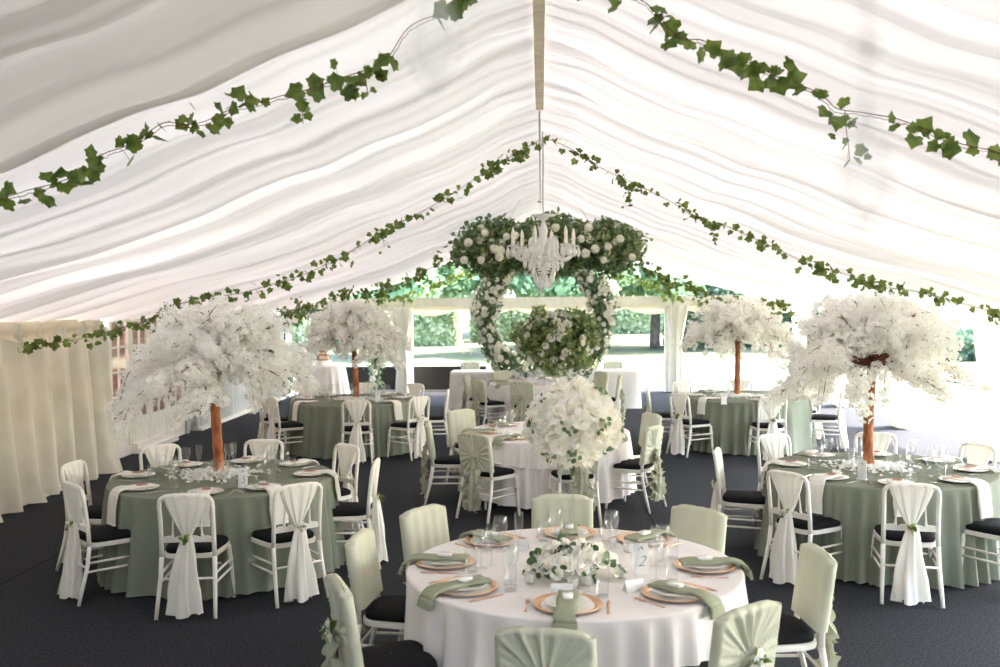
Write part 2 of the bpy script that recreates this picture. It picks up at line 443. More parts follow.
def ring_loft(levels, n, fn):
    """levels: list of v in 0..1; fn(v, a) -> xyz"""
    return np.array([[fn(v, a) for a in np.linspace(0, 2*pi, n, endpoint=False)] for v in levels])
def white_sash(root, kind, seed=0):
    rr = random.Random(seed)
    ph = [rr.random()*6 for _ in range(6)]
    def f(v, a):
        # v=0 top of rail, v=1 knot
        z = .883 - v*.321
        w = .158*(1-v)**.85 + .026 if v > .02 else .155
        w = .026 + .134*(1-v**1.35)**1.0
        if z > .862: w *= .97
        yc = -.257 + .036*min(1, (v*1.15))
        t = .020 + .004*v
        if v < .06: t *= .2 + .8*sqrt(v/.06)
        c, s_ = cos(a), sin(a)
        x = math.copysign(abs(c)**.75, c)*w
        pl = .0045*sin(c*(13) + ph[0] + (s_ > 0)*2) + .003*sin(c*27+ph[1])
        y = yc + math.copysign(abs(s_)**.5, s_)*(t+pl*(.4+.6*min(1, v*4)))
        return (x, y, z - (.012*abs(c)**3 if v < .1 else 0))
    mb = MB(); lv = [0, .01, .03, .06, .1]+[i/16 for i in range(2, 17)]
    mb.grid(ring_loft(lv, 72, f), cu=True)
    s = mb.build('sash', M['sash'], root)
    def g(v, a):
        z = .575 - v*.545
        w = .024 + .075*min(1, v*1.4)**.8 + .03*max(0, v-.75)
        t = .018 + .020*min(1, v*2) + .012*v
        c, s_ = cos(a), sin(a)
        k = 1 + .28*sin(a*5+ph[2]+v*1.5) + .16*sin(a*9+ph[3]-v*2)
        hem = .016*sin(a*3+ph[4])*(v > .97)
        return (c*w*k + .012*sin(v*3+ph[5]), -.247 - .035*v**1.2 + s_*t*k, z+hem)
    mb = MB(); mb.grid(ring_loft([0, .03]+[i/16 for i in range(1, 17)], 60, g), cu=True)
    mb.build('sash_tail', M['sash'], s)
    # knot
    mb = MB(); mb.lathe([(.001, -.022), (.022, -.016), (.028, 0), (.022, .016), (.001, .022)], 14, (0, -.246, .562)); mb.build('sash_knot', M['sash'], s)
    brooch(s, (0, -.282, .562), kind)
    return s
def sage_hood(root, kind, ruffle=True, seed=0):
    rr = random.Random(seed); ph = [rr.random()*6 for _ in range(8)]
    Z1, Z0 = .888, .500; KZ = .655
    def outline(w, t):
        o = []
        for i in range(110): o.append((-(w-t)+2*(w-t)*i/109, -t, 1))
        for i in range(1, 8): an = -pi/2+pi*i/8; o.append(((w-t)+t*cos(an), t*sin(an), 0))
        for i in range(60): o.append(((w-t)-2*(w-t)*i/59, t, 2))
        for i in range(1, 8): an = pi/2+pi*i/8; o.append((-(w-t)+t*cos(an), t*sin(an), 0))
        return o
    P = []
    for v in [i/34*.93 for i in range(35)]+[.95, .97, .985, .995, 1.0]:
        z0 = Z0 + (Z1-Z0)*v; w = .211; t = .031; row = []
        if v > .88: w *= sqrt(max(0, 1-((v-.88)/.12)**2*.35))
        if v > .93: t *= sqrt(max(.02, 1-((v-.93)/.07)**2))
        yc = -.205 - .058*((z0-.5)/.4)
        for x, y, side in outline(w, t):
            z = z0 - (.02*abs(x/w)**5 if v > .93 else 0); yy = yc + y
            if side == 1:      # back: gathers run to the knot
                dx, dz = x, z-KZ; R_ = sqrt(dx*dx+dz*dz); an = atan2(dz, dx)
                amp = .0085*min(1, R_/.05)*max(0, 1-(abs(x)/w)**8)*(1 if v < .93 else .4)
                yy -= amp*((1-2*abs(sin(an*8.5+ph[0]))**.8) + .6*sin(an*21+ph[1]) + .35*sin(an*37+ph[2]))
                yy -= .022*exp(-(R_/.05)**2)
            elif side == 2: yy += .0016*cos(x/w*pi*5)*(z > .55)
            row.append((x, yy, z))
        P.append(row)
    P = np.array(P); mb = MB(); mb.grid(P, cu=True)
    # closed top
    top = P[-1]; cen = top.mean(axis=0); k = len(top)
    mb.add(np.vstack([top, cen]), [(i, (i+1) % k, k) for i in range(k)])
    h = mb.build('chair_hood', M['sage_hood'], root)
    if ruffle:
        mb = MB()
        for strip, (x0, zs, sw) in enumerate(((-.042, .62, 1), (.042, .63, -1), (0, .64, 1))):
            P = []; n = 90
            for j in range(n):
                v = j/(n-1); row = []
                z = zs - v*(.50+.02*strip)
                for i in range(17):
                    u = i/16*2-1
                    wd = (.022 + .066*min(1, v*2.2))
                    fr = abs(u)**1.5
                    fl = sin(v*26 + ph[strip]+u*2.5)*.024*fr + sin(v*47+ph[strip+3])*.008*fr + .007*sin(u*9+v*5+ph[strip])
                    x = x0*(min(1, v*1.5)) + u*wd + .014*sin(v*21+ph[4+strip])*fr
                    y = -.268 - .014*strip*min(1, v*3) - .012*sin(v*pi) + fl + .012*cos(u*5+strip+v*3)
                    row.append((x, y - .01, z + .016*sin(v*34+1.2+ph[strip])*fr))
                P.append(row)
            mb.grid(P)
        rf = mb.build('ruffle_tail', M['sage_ruffle'], h)
    mb = MB(); mb.lathe([(.001, -.020), (.020, -.015), (.026, 0), (.020, .015), (.001, .020)], 14, (0, -.270, .655)); mb.build('knot', M['sage_hood'], h)
    brooch(h, (0, -.302, .655), kind, 1.35)
    return h
def make_chair(style, kind):
    r = thing('banqueting_chair', 'x', 'chair')
    chair_frame(r, kind)
    (white_sash if style == 'white' else sage_hood)(r, kind)
    return Proto(r)
CH = {(s, k): make_chair(s, k) for s, k in (('white', 'flower'), ('white', 'leaf'), ('white', 'none'), ('sage', 'flower'), ('sage', 'none'))}

# ------------------------------------------------------------------ tables and cloths
def cloth_mb(r, ztop, zhem, nf=15, seed=0, flare=.12, hemjit=.012, n=240, amp=.040, drops=30):
    rr = random.Random(seed)
    fr = []; a = 0
    ph = [rr.random()*2*pi for _ in range(6)]
    P = []
    for k in (.001, .4, .8, .95): P.append([(r*k*cos(t), r*k*sin(t), ztop) for t in np.linspace(0, 2*pi, n, endpoint=False)])
    H = ztop - zhem
    for j in range(drops+1):
        v = (j/drops)
        if j < 4: rad = r*.985 + .02*sin(pi/2*j/4)*.9; z = ztop - .012*(1-cos(pi/2*j/4))
        else:
            v = (j-4)/(drops-4); z = ztop-.012 - (H-.012)*v; rad = r*.985+.018 + flare*v*.55
        row = []
        for t in np.linspace(0, 2*pi, n, endpoint=False):
            vv = 0 if j < 4 else v
            warp = t + .16*sin(2*t+ph[0]) + .09*sin(5*t+ph[1])
            s_ = sin(nf*warp+ph[2])
            s2 = sin((nf*2-3)*warp + ph[3])
            fold = amp*(vv**.55)*((1-abs(s_)**1.3*1.9)*.8+.35*s2*vv + .1)
            zz = z
            if j == drops: zz = z + hemjit*(sin(3*t+ph[4]) + .6*sin(7*t+ph[5]))*(.5 if zhem < .05 else 1)
            if zhem < .05: zz = max(zz, .012)
            row.append(((rad+fold)*cos(t), (rad+fold)*sin(t), zz))
        P.append(row)
    return MB().grid(P, cu=True)
def round_table(loc, desc, r=.905, legs=True):
    t = thing('round_table', 'round folding banquet table under %s' % desc, 'table', loc)
    mb = MB(); mb.lathe([(.001, .715), (r-.02, .715), (r-.005, .722), (r-.005, .738), (r-.02, .742), (.001, .742)], 48); mb.build('tabletop', M['wood'], t)
    for sx in (-1, 1):
        for sy in (-1, 1):
            m = MB(); m.tube([(sx*.45, sy*.38, .715), (sx*.52, sy*.42, 0.0)], [.016, .014], 8); m.build('leg', M['white_paint'], t)
    return t
TABLES = {
 'FT': ((.167, 5.33), 'white', 'nearest white table'),
 'MT': ((.05, 10.85), 'white', 'middle white table'),
 'BT': ((0.0, 17.3), 'white', 'rearmost round white table'),
 'LT': ((-2.69, 8.05), 'sage', 'front left sage table'),
 'RT': ((2.88, 8.40), 'sage', 'front right sage table'),
 'LB': ((-2.82, 14.45), 'sage', 'rear left sage table'),
 'RB': ((3.05, 14.7), 'sage', 'rear right sage table')}
ZT = .757
for i, (k, ((x, y), col, nm)) in enumerate(TABLES.items()):
    round_table((x, y, 0), 'the cloth of the %s' % nm)
    if col == 'sage':
        o = cloth_mb(.915, .752, .012, 19, 20+i, .10, .012, amp=.056).build('tablecloth', M['sage'])
        tag(o, 'sage green floor-length tablecloth on the %s with blossom tree' % nm, 'tablecloth', 'sage tablecloths')
    else:
        o = cloth_mb(.915, .752, .10 if k != 'FT' else .05, 13, 40+i, .07, .012, amp=.055).build('tablecloth', M['white_cloth'])
        tag(o, 'white round tablecloth hanging down around the %s' % nm, 'tablecloth', 'white round tablecloths')
        if k != 'FT':
            o2 = cloth_mb(.922, .7545, .50, 11, 60+i, .05, .016, amp=.016, drops=16).build('overlay_cloth', M['white_cloth'])
            o2.location = (x, y, 0); tag(o2, 'shorter white overlay cloth over the %s' % nm, 'tablecloth', 'short white overlay cloths')
    o.location = (x, y, 0)

# ------------------------------------------------------------------ chairs around tables   (angle from near side towards the right, distance of the back, kind)
SEATS = {   # angle, distance of the back, style, brooch, place name, extra turn
 'FT': [(354, 1.40, 'sage', 'none', 'near', 0), (305, 1.35, 'sage', 'flower', 'near left', -9), (260, 1.22, 'sage', 'none', 'left', 6), (224, 1.29, 'sage', 'none', 'far left', 14),
        (182, 1.29, 'sage', 'none', 'far', 0), (138, 1.21, 'sage', 'none', 'far right', 0), (82, 1.29, 'sage', 'flower', 'right', 16), (32, 1.30, 'sage', 'flower', 'near right', 10)],
 'LT': [(8, 1.34, 'white', 'leaf', 'near', 0), (43, 1.30, 'white', 'flower', 'near right', 0), (95, 1.27, 'white', 'leaf', 'right', 0), (140, 1.30, 'white', 'flower', 'far right', 0),
        (182, 1.31, 'white', 'none', 'far', 0), (224, 1.34, 'white', 'none', 'far left', 0), (270, 1.28, 'white', 'leaf', 'left', 0), (319, 1.24, 'white', 'flower', 'near left', 0)],
 'RT': [(351, 1.33, 'white', 'leaf', 'near', 0), (311, 1.29, 'white', 'flower', 'near left', 0), (257, 1.34, 'white', 'flower', 'left', 0), (206, 1.38, 'white', 'none', 'far left', 0),
        (163, 1.40, 'white', 'none', 'far', 0), (118, 1.20, 'white', 'none', 'far right', 0), (80, 1.30, 'white', 'none', 'right', 0), (34, 1.32, 'white', 'none', 'near right', 0)],
 'LB': [(13, 1.34, 'white', 'flower', 'near', 0), (310, 1.30, 'white', 'none', 'near left', 0), (266, 1.40, 'white', 'none', 'left', 0), (222, 1.48, 'white', 'none', 'far left', 0),
        (184, 1.42, 'white', 'none', 'far', 0), (150, 1.48, 'white', 'none', 'far right', 0), (97, 1.40, 'white', 'none', 'right', 0), (52, 1.40, 'white', 'flower', 'near right', 0)],
 'RB': [(309, 1.40, 'white', 'leaf', 'near left', 0), (4, 1.38, 'white', 'leaf', 'near', 0), (266, 1.43, 'white', 'leaf', 'left', 0), (213, 1.43, 'white', 'none', 'far left', 0),
        (172, 1.38, 'white', 'none', 'far', 0), (119, 1.34, 'white', 'none', 'far right', 0), (77, 1.36, 'white', 'none', 'right', 0)],
 'MT': [(279, 1.30, 'sage', 'none', 'left', 0), (226, 1.45, 'sage', 'none', 'far left', 0), (327, 1.31, 'sage', 'none', 'near left', 0), (14, 1.33, 'sage', 'none', 'near', 0),
        (62, 1.26, 'sage', 'none', 'near right', 0), (115, 1.34, 'sage', 'none', 'right', 0)],
 'BT': [(308, 1.35, 'sage', 'none', 'near left', 0), (267, 1.33, 'sage', 'none', 'left', 0), (347, 1.37, 'sage', 'none', 'near', 0), (214, 1.35, 'sage', 'none', 'far left', 0),
        (126, 1.35, 'sage', 'none', 'far right', 0), (178, 1.35, 'sage', 'none', 'far', 0), (84, 1.37, 'sage', 'none', 'right', 0)]}
for k, seats in SEATS.items():
    (tx, ty), col, nm = TABLES[k]
    for (deg, d, st, br, pos, turn) in seats:
        a = radians(deg); d0 = d-.235
        x, y = tx+d0*sin(a), ty-d0*cos(a)
        jit = ((deg*7) % 7-3) + turn
        if st == 'white':
            lab = 'white-sashed chair%s, %s side of the %s' % ({'leaf': ' with green brooch', 'flower': ' with flower brooch', 'none': ''}[br], pos, nm)
            grp = 'white sashed chairs around the sage tables'
        else:
            lab = 'sage-hooded chair%s, %s side of the %s' % (' with flower brooch' if br == 'flower' else '', pos, nm)
            grp = 'sage hooded chairs around the white tables'
        CH[(st, br)].place((x, y, 0), a+radians(jit), lab, grp)
for X, lab in ((-1.55, 'left'), (1.55, 'right')):
    CH[('sage', 'none')].place((X, 20.85, 0), pi, 'pale sage hooded chair behind the %s end of the head table' % lab, 'sage hooded chairs at the head table')
# ------------------------------------------------------------------ tableware prototypes
def proto_mesh(name, cat, mb, mat, **kw):
    o = mb.build(name, mat, **kw); o['category'] = cat; return o
def mk_plate():
    r = thing('dinner_plate', 'x', 'plate')
    mb = MB(); mb.lathe([(.001, .004), (.075, .003), (.085, .006), (.135, .019), (.138, .022), (.134, .023), (.084, .010), (.001, .008)], 40)
    mb.build('plate_body', M['porcelain'], r); return Proto(r)
def mk_charger():
    r = thing('charger_plate', 'x', 'plate')
    mb = MB(); mb.lathe([(.001, .004), (.10, .004), (.135, .008)], 48); mb.build('glass_base', M['porcelain'], r)
    mb = MB(); mb.lathe([(.132, .006), (.150, .010), (.166, .015), (.168, .018), (.164, .019), (.148, .014), (.131, .009), (.132, .006)], 48); mb.build('rim', M['rose_gold'], r)
    mb = MB(); mb.lathe([(.001, .010), (.07, .010), (.085, .016), (.112, .024), (.114, .026), (.110, .026), (.084, .019), (.001, .013)], 40); mb.build('side_plate', M['porcelain'], r)
    return Proto(r)
def ribbon(path, w, th, nx=7, wob=0, ph=0):
    """folded cloth strip with thickness, along (y, z) path; width along x"""
    k = len(path); out = []
    for j in range(k):
        a = Vector((0,)+path[max(j-1, 0)]); b = Vector((0,)+path[min(j+1, k-1)]); t = (b-a).normalized(); n = Vector((0, -t.z, t.y))
        if n.z < 0 and abs(n.z) > .5: n = -n
        y, z = path[j]; ww = w[j] if hasattr(w, '__len__') else w
        row = []
        for i in range(nx): 
            u = i/(nx-1)*2-1; o = wob*sin(u*5+ph+j*.5)
            row.append((u*ww + .004*sin(j*.7+ph), y+n.y*(th/2+o), z+n.z*(th/2+o)))
        for i in range(nx):
            u = 1-i/(nx-1)*2; o = wob*sin(u*5+ph+j*.5)
            row.append((u*ww + .004*sin(j*.7+ph), y+n.y*(-th/2+o), z+n.z*(-th/2+o)))
        out.append(row)
    mb = MB(); mb.grid(out, cu=True)
    m = 2*nx; mb.f.append(tuple(range(m))); mb.mi.append(0); mb.f.append(tuple(mb.n-1-i for i in range(m))); mb.mi.append(0)
    return mb
def smooth_path(pts, n=4):
    out = []; k = len(pts)
    for i in range(k-1):
        p0, p1, p2, p3 = pts[max(i-1, 0)], pts[i], pts[i+1], pts[min(i+2, k-1)]
        for j in range(n):
            t = j/n
            out.append(tuple(.5*((2*b)+(-a+c)*t+(2*a-5*b+4*c-d)*t*t+(-a+3*b-3*c+d)*t**3) for a, b, c, d in zip(p0, p1, p2, p3)))
    out.append(tuple(pts[-1])); return out
def mk_napkin_white(hang):
    r = thing('linen_napkin', 'x', 'napkin')
    p = smooth_path([(.10, .022), (.05, .031), (0, .030), (-.07, .029), (-.12, .034), (-.165, .030), (-.202, .012), (-.220, -.02), (-.232, -.10), (-.240, -hang*.7), (-.246, -hang)], 3)
    n = len(p); w = [.055+.018*min(1, j/n*1.6) for j in range(n)]
    m1 = ribbon(p, w, .010, wob=.0018); m1.build('folded_cloth', M['sash'], r)
    mb = MB(); mb.add([(x, y, z) for z in (.040, .042) for x, y in ((-.03, .03), (.0, .055), (.035, .02), (.045, -.03), (.012, -.05), (-.028, -.02))], [(0, 1, 2, 3, 4, 5), (11, 10, 9, 8, 7, 6)]+[(i, (i+1) % 6, (i+1) % 6+6, i+6) for i in range(6)])
    mb.build('name_leaf', M['tag'], r, smooth=False)
    return Proto(r)
def mk_napkin_sage():
    r = thing('linen_napkin', 'x', 'napkin')
    p = smooth_path([(.13, .030), (.08, .036), (0, .034), (-.08, .034), (-.14, .036), (-.19, .026), (-.222, .006), (-.238, -.02), (-.246, -.055)], 3)
    n = len(p); w = [.045+.012*abs(j/n-.4)*2 for j in range(n)]
    ribbon(p, w, .016, wob=.002).build('folded_cloth', M['sage_napkin'], r)
    mb = MB(); o = []
    for k in range(28):
        a = 2*pi*k/28; o.append((math.copysign(abs(cos(a))**.5, cos(a)), math.copysign(abs(sin(a))**.6, sin(a))))
    mb.grid([[(x*.026*s, y*.042*s, z) for x, y in o] for s, z in ((.9, .044), (1, .046), (1, .056), (.9, .060), (.01, .061))], cu=True)
    mb.build('name_tag', M['porcelain'], r)
    return Proto(r)
def mk_wine():
    mb = MB(); mb.lathe([(.036, .001), (.034, .003), (.006, .008), (.004, .02), (.004, .085), (.010, .095), (.030, .112), (.041, .140), (.042, .165), (.036, .205), (.035, .207)], 20)
    r = proto_mesh('wine_glass', 'glass', mb, M['glass']); return Proto(r)
def mk_flute():
    mb = MB(); mb.lathe([(.031, .001), (.029, .003), (.005, .007), (.0035, .02), (.0035, .075), (.012, .088), (.021, .12), (.026, .165), (.025, .225)], 18)
    return Proto(proto_mesh('champagne_flute', 'glass', mb, M['glass']))
def mk_tumbler():
    mb = MB(); mb.lathe([(.001, .008), (.026, .008), (.027, .001), (.029, .002), (.034, .11), (.035, .13)], 18)
    return Proto(proto_mesh('water_tumbler', 'glass', mb, M['glass']))
def mk_knife(mat):
    mb = MB(); P = []
    for y, w, h in ((-.105, .003, .002), (-.10, .007, .004), (-.05, .0065, .004), (-.01, .005, .004), (.0, .009, .002), (.06, .010, .0016), (.095, .007, .0012), (.108, .001, .001)):
        P.append([(-w, y, .001), (w, y, .001), (w*.8, y, .001+h), (-w*.8, y, .001+h)])
    mb.grid(P, cu=True); return Proto(proto_mesh('table_knife', 'knife', mb, mat))
def mk_fork(mat):
    mb = MB(); P = []
    for y, w, z, h in ((-.10, .003, .001, .002), (-.095, .008, .001, .003), (-.04, .004, .003, .003), (.02, .003, .006, .003), (.04, .011, .004, .002), (.055, .012, .003, .002)):
        P.append([(-w, y, z), (w, y, z), (w*.8, y, z+h), (-w*.8, y, z+h)])
    mb.grid(P, cu=True)
    for i in range(4):
        x = -.0105+.007*i; mb.box(x-.0014, x+.0014, .053, .095, .003, .005)
    return Proto(proto_mesh('table_fork', 'fork', mb, mat, smooth=False))
plate, charger = mk_plate(), mk_charger()
nap_w, nap_w2, nap_s = mk_napkin_white(.24), mk_napkin_white(.20), mk_napkin_sage()
wine, flute, tumbler = mk_wine(), mk_flute(), mk_tumbler()
knife_c, fork_c, knife_s, fork_s = mk_knife(M['copper']), mk_fork(M['copper']), mk_knife(M['steel']), mk_fork(M['steel'])
for k, ((tx, ty), col, nm) in TABLES.items():
    zt = .753 if col == 'sage' or k == 'FT' else .7555
    for n, (deg, d, st, br, pos, turn) in enumerate(SEATS[k]):
        deg2 = deg
        if k == 'FT': deg2 = {354: 356, 305: 308, 260: 267, 224: 222, 182: 180, 138: 141, 82: 88, 32: 43}[deg]
        a = radians(deg2); j = ((deg*13) % 11-5)/5
        def W(lx, rho): return (tx + rho*sin(a) + lx*cos(a), ty - rho*cos(a) + lx*sin(a), zt)
        at = 'at %s seat of the %s' % (pos, nm)
        if col == 'sage':
            plate.place(W(0, .725), a, 'white china plate ' + at, 'dinner plates on the sage tables')
            x, y, z = W(0, .725); (nap_w if n % 2 else nap_w2).place((x, y, z), a+.05*j, 'white napkin draped over the edge ' + at, 'white napkins on the sage tables')
            kp, fp = knife_s, fork_s
        else:
            charger.place(W(0, .715), a, 'rose gold rimmed charger ' + at, 'rose gold rimmed chargers')
            x, y, z = W(0, .715); nap_s.place((x, y, z), a+.10*j, 'folded sage napkin with tag ' + at, 'sage napkins')
            kp, fp = knife_c, fork_c
        wine.place(W(.10+.01*j, .50), a, 'clear stemmed wine glass ' + at, 'wine glasses')
        flute.place(W(.02-.02*j, .45), a, 'clear champagne flute ' + at, 'champagne flutes')
        tumbler.place(W(.165, .55+.01*j), a, 'clear straight-sided tumbler ' + at, 'water tumblers')
        kp.place(W(.195, .715), a+.04*j, 'table knife ' + at, 'table knives')
        fp.place(W(-.195, .715), a-.03*j, 'table fork ' + at, 'table forks')

# ------------------------------------------------------------------ blossom trees
def blossom_tree_parts(seed):
    rng = np.random.default_rng(seed)
    trunk = MB(); pts = []; rs = []
    for i in range(15):
        v = i/14; pts.append((.012*sin(v*5+seed), .010*cos(v*4), .02+v*.86)); rs.append(.044 - .006*v + .003*sin(i*2.1) + (.01 if i == 0 else 0))
    trunk.tube(pts, rs, 14)
    top = np.array(pts[-1]); twig = MB(); cl = []; cr = []
    nb = 52
    for b in range(nb):
        az = b*2.39996 + rng.normal()*.12; u = (b+.5)/nb
        el = radians(84 - 76*u**1.05 + rng.normal()*4)
        L = (.60 + .17*u**.6)*rng.uniform(.88, 1.08)
        d = np.array([cos(az)*cos(el), sin(az)*cos(el), sin(el)]); h = np.array([cos(az), sin(az), 0])
        droop = rng.uniform(.05, .16)+.20*u*u
        path = []
        for t in np.linspace(0, 1, 9):
            p = top + d*L*t + h*.05*t*t; p = p + np.array([0, 0, -droop*t**2.3]); path.append(p)
        twig.tube(path, list(np.linspace(.012, .004, 9)), 5, False)
        def along(path, t):
            f = t*(len(path)-1); i = min(int(f), len(path)-2); return path[i]*(1-(f-i))+path[i+1]*(f-i)
        for t in np.linspace(.52, 1.02, 6):
            c = along(path, min(t, 1)); cl.append(c+rng.normal(size=3)*.02); cr.append(rng.uniform(.055, .088))
        for s in range(5):
            t0 = rng.uniform(.4, .95); q = along(path, t0); sd = d*.5 + rng.normal(size=3)*.6; sd[2] = sd[2]*.5+rng.uniform(-.25, .35); sd /= np.linalg.norm(sd); sl = rng.uniform(.12, .26)
            sp = [q + sd*sl*t + np.array([0, 0, -.10*t*t]) for t in (0, .4, .75, 1)]
            twig.tube(sp, [.005, .004, .003, .002], 4, False)
            for t in (.4, .75, 1): cl.append(along(sp, t)+rng.normal(size=3)*.012); cr.append(rng.uniform(.038, .066))
    for s in range(7): # drooping sprays
        az = rng.uniform(0, 2*pi); h = np.array([cos(az), sin(az), 0]); q = top + h*rng.uniform(.45, .72) + np.array([0, 0, .05])
        sp = [q + h*.10*t + np.array([0, 0, -.30*t**1.5]) for t in (0, .25, .5, .75, 1)]
        twig.tube(sp, [.004]*5, 4, False)
        for t in range(1, 5): cl.append(sp[t]+rng.normal(size=3)*.01); cr.append(.04)
    cl = np.array(cl); cr = np.array(cr)
    per = 17
    pos = cl.repeat(per, 0); rad = cr.repeat(per)
    dd = rng.normal(size=pos.shape); dd /= np.linalg.norm(dd, axis=1)[:, None]
    P = pos + dd*(rad*rng.uniform(.85, 1.08, len(rad)))[:, None]
    v, f = scatter(FLORET[0], FLORET[1], P, facing(dd+rng.normal(size=dd.shape)*.28, rng), rng.uniform(.020, .030, len(P)))
    bl = MB().add(v, f)
    return trunk.mesh('trunk', M['bark']), twig.mesh('branches', M['twig']), bl.mesh('blossom', M['blossom'], smooth=False)
TV = [blossom_tree_parts(1), blossom_tree_parts(6)]
def link_mesh(name, me, parent=None):
    o = bpy.data.objects.new(name, me); C.objects.link(o)
    if parent is not None: o.parent = parent
    return o
for k, v, rz, (dx, dy), lab in (('LT', 0, .6, (-.09, .12), 'faux white blossom tree with rust-brown trunk on the front left sage table'),
                      ('RT', 1, 2.2, (-.05, .10), 'faux white blossom tree with rust-brown trunk on the front right sage table'),
                      ('LB', 1, 5.2, (.02, .05), 'faux white blossom tree with rust-brown trunk on the rear left sage table'),
                      ('RB', 0, 3.6, (-.1, .05), 'faux white blossom tree with rust-brown trunk on the rear right sage table')):
    (tx, ty), _, nm = TABLES[k]
    t = thing('blossom_tree', lab, 'tree', (tx+dx, ty+dy, .735), rz, 'blossom tree centrepieces')
    for me, nme in zip(TV[v], ('trunk', 'branches', 'blossom')): link_mesh(nme, me, t)
    # scattered petals
    rng = np.random.default_rng(len(nm)+int(abs(tx)*10))
    n = 900; rr = np.abs(rng.normal(size=n))*.15+.03; th = rng.uniform(0, 2*pi, n)
    P = np.stack([rr*np.cos(th)*1.2, rr*np.sin(th), rng.uniform(.006, .030, n)*np.clip(1.3-rr*2.5, .25, 1)], 1)
    tv = np.array([(-.6, -.8, 0), (.6, -.8, .1), (.9, .1, .25), (.4, .9, .1), (-.4, .9, .1), (-.9, .1, .3), (0, 0, -.05)])
    v_, f_ = scatter(tv, [(i, (i+1) % 6, 6) for i in range(6)], P, facing(rng.normal(size=(n, 3))*.4+np.array([0, 0, 1]), rng), rng.uniform(.012, .021, n))
    o = MB().add(v_, f_).build('scattered_petals', M['blossom'], None, smooth=False, loc=(tx+dx, ty+dy-.02, .753))
    tag(o, 'loose white petals scattered around the trunk on the %s' % nm, 'petals', kind='stuff')

# ------------------------------------------------------------------ number cards
def number_card(p, rz, lab, txt=None, w=.075, h=.155, mat='card'):
    t = thing('table_number_card', lab, 'sign', p, rz, 'table number cards')
    mb = MB(); mb.box(-w/2, w/2, -.0015, .0015, 0, h); mb.build('card_panel', M[mat], t, smooth=False)
    mb = MB(); mb.box(-w*.55, w*.55, -.02, .02, 0, .006); mb.build('foot', M['card'], t, smooth=False)
    rng = np.random.default_rng(2); d = np.array([(0, -1, 0)]*5)+rng.normal(size=(5, 3))*.3
    mb = leaf_mb(LEAF, np.array([(i*.006-.012, -.003, h*.83) for i in range(5)]), d, np.full(5, .012), rng); mb.build('leaf_motif', M['darkleaf'], t)
    if txt:
        cu = bpy.data.curves.new('numeral', 'FONT'); cu.body = txt; cu.size = .085; cu.shear = .35; cu.offset = -.0012; cu.extrude = .0003; cu.align_x = 'CENTER'
        tmp = bpy.data.objects.new('numeral_curve', cu); me = bpy.data.meshes.new_from_object(tmp); me.materials.clear(); me.materials.append(M['ink'])
        bpy.data.objects.remove(tmp); o = bpy.data.objects.new('numeral', me); C.objects.link(o); o.parent = t
        o.location = (0, -.003, .035); o.rotation_euler = (pi/2, 0, 0)
    return t
p = at_z(243, 487, .757); number_card((p.x, p.y, .754), .02, 'white table number card right of the trunk on the front left sage table', '5')
p = at_z(862, 479, .757); number_card((p.x, p.y, .754), -.75, 'white number card turned edgeways before the trunk, front right sage table')
p = at_z(641, 572, .757); number_card((p.x, p.y, .754), .05, 'tall number two card beside the flowers on the nearest white table', '2', .075, .16)
p = at_z(378, 402, .757); number_card((p.x, p.y, .754), .05, 'blank white card right of the trunk on the rear left sage table')
p = at_z(724, 404, .757); number_card((p.x, p.y, .754), .05, 'blank white card left of the trunk on the rear right sage table')
def tent_card(p, rz, lab):
    mb = MB(); h, w, d = .055, .055, .022
    mb.add([(-w, -d, 0), (w, -d, 0), (w, 0, h), (-w, 0, h), (-w, d, 0), (w, d, 0), (-w, -d-.001, 0), (w, -d-.001, 0), (w, 0, h+.0015), (-w, 0, h+.0015), (-w, d+.001, 0), (w, d+.001, 0)],
           [(0, 1, 2, 3), (3, 2, 5, 4), (6, 9, 8, 7), (9, 10, 11, 8)])
    o = mb.build('place_card', M['card'], None, smooth=False, loc=p); o.rotation_euler = (0, 0, rz); tag(o, lab, 'card', 'folded white cards')
p = at_z(634, 590, .757); tent_card((p.x, p.y, .7535), .5, 'folded white card in front of the number two card')
p = at_z(520, 549, .757); tent_card((p.x, p.y, .7535), -.4, 'folded white card left of the low flowers on the nearest table')
p = at_z(562, 594, .757); tent_card((p.x, p.y, .7535), .0, 'folded white card in front of the low white flowers')

# ------------------------------------------------------------------ low flowers, votives, tall vase with rose ball on the nearest white table
RoseMe = MB().add(ROSE_V, ROSE_F).mesh('rose_bloom', M['rose'])
RoseSMe = MB().add(ROSE_S_V, ROSE_S_F).mesh('rose_bloom', M['rose'])
PomMe = MB().add(POM_V, POM_F).mesh('round_bloom', M['pompom'], smooth=False)
def bloom(name, me, parent, p, d, s, rng):
    o = bpy.data.objects.new(name, me); C.objects.link(o); o.parent = parent; o.location = p
    R_ = facing(np.array([d]), rng)[0]; o.rotation_euler = Matrix(R_.tolist()).to_euler(); o.scale = (s, s, s); return o
fx, fy = .155, 5.13
low = thing('low_flower_arrangement', 'low arrangement of white roses and dark green leaves, nearest white table', 'flowers', (fx, fy, .757))
rng = np.random.default_rng(11)
mb = MB(); mb.lathe([(.001, .002), (.09, .002), (.10, .05), (.095, .08), (.001, .08)], 24); mb.build('bowl', M['frosted'], low)
for i in range(30):
    a = i*2.4; r = .245*sqrt((i+.5)/30); z = .15 - .9*r*r/.22*.4 + rng.uniform(-.02, .03)
    q = np.array([r*1.05*cos(a), r*.8*sin(a), z]); bloom('rose', RoseMe, low, q, q*np.array([1, 1, .6])+np.array([0, -.05, .14]), rng.uniform(.034, .052), rng)
n = 75; d = rng.normal(size=(n, 3)); d[:, 2] = abs(d[:, 2]); a = rng.uniform(0, 2*pi, n); r = rng.uniform(.05, .24, n)
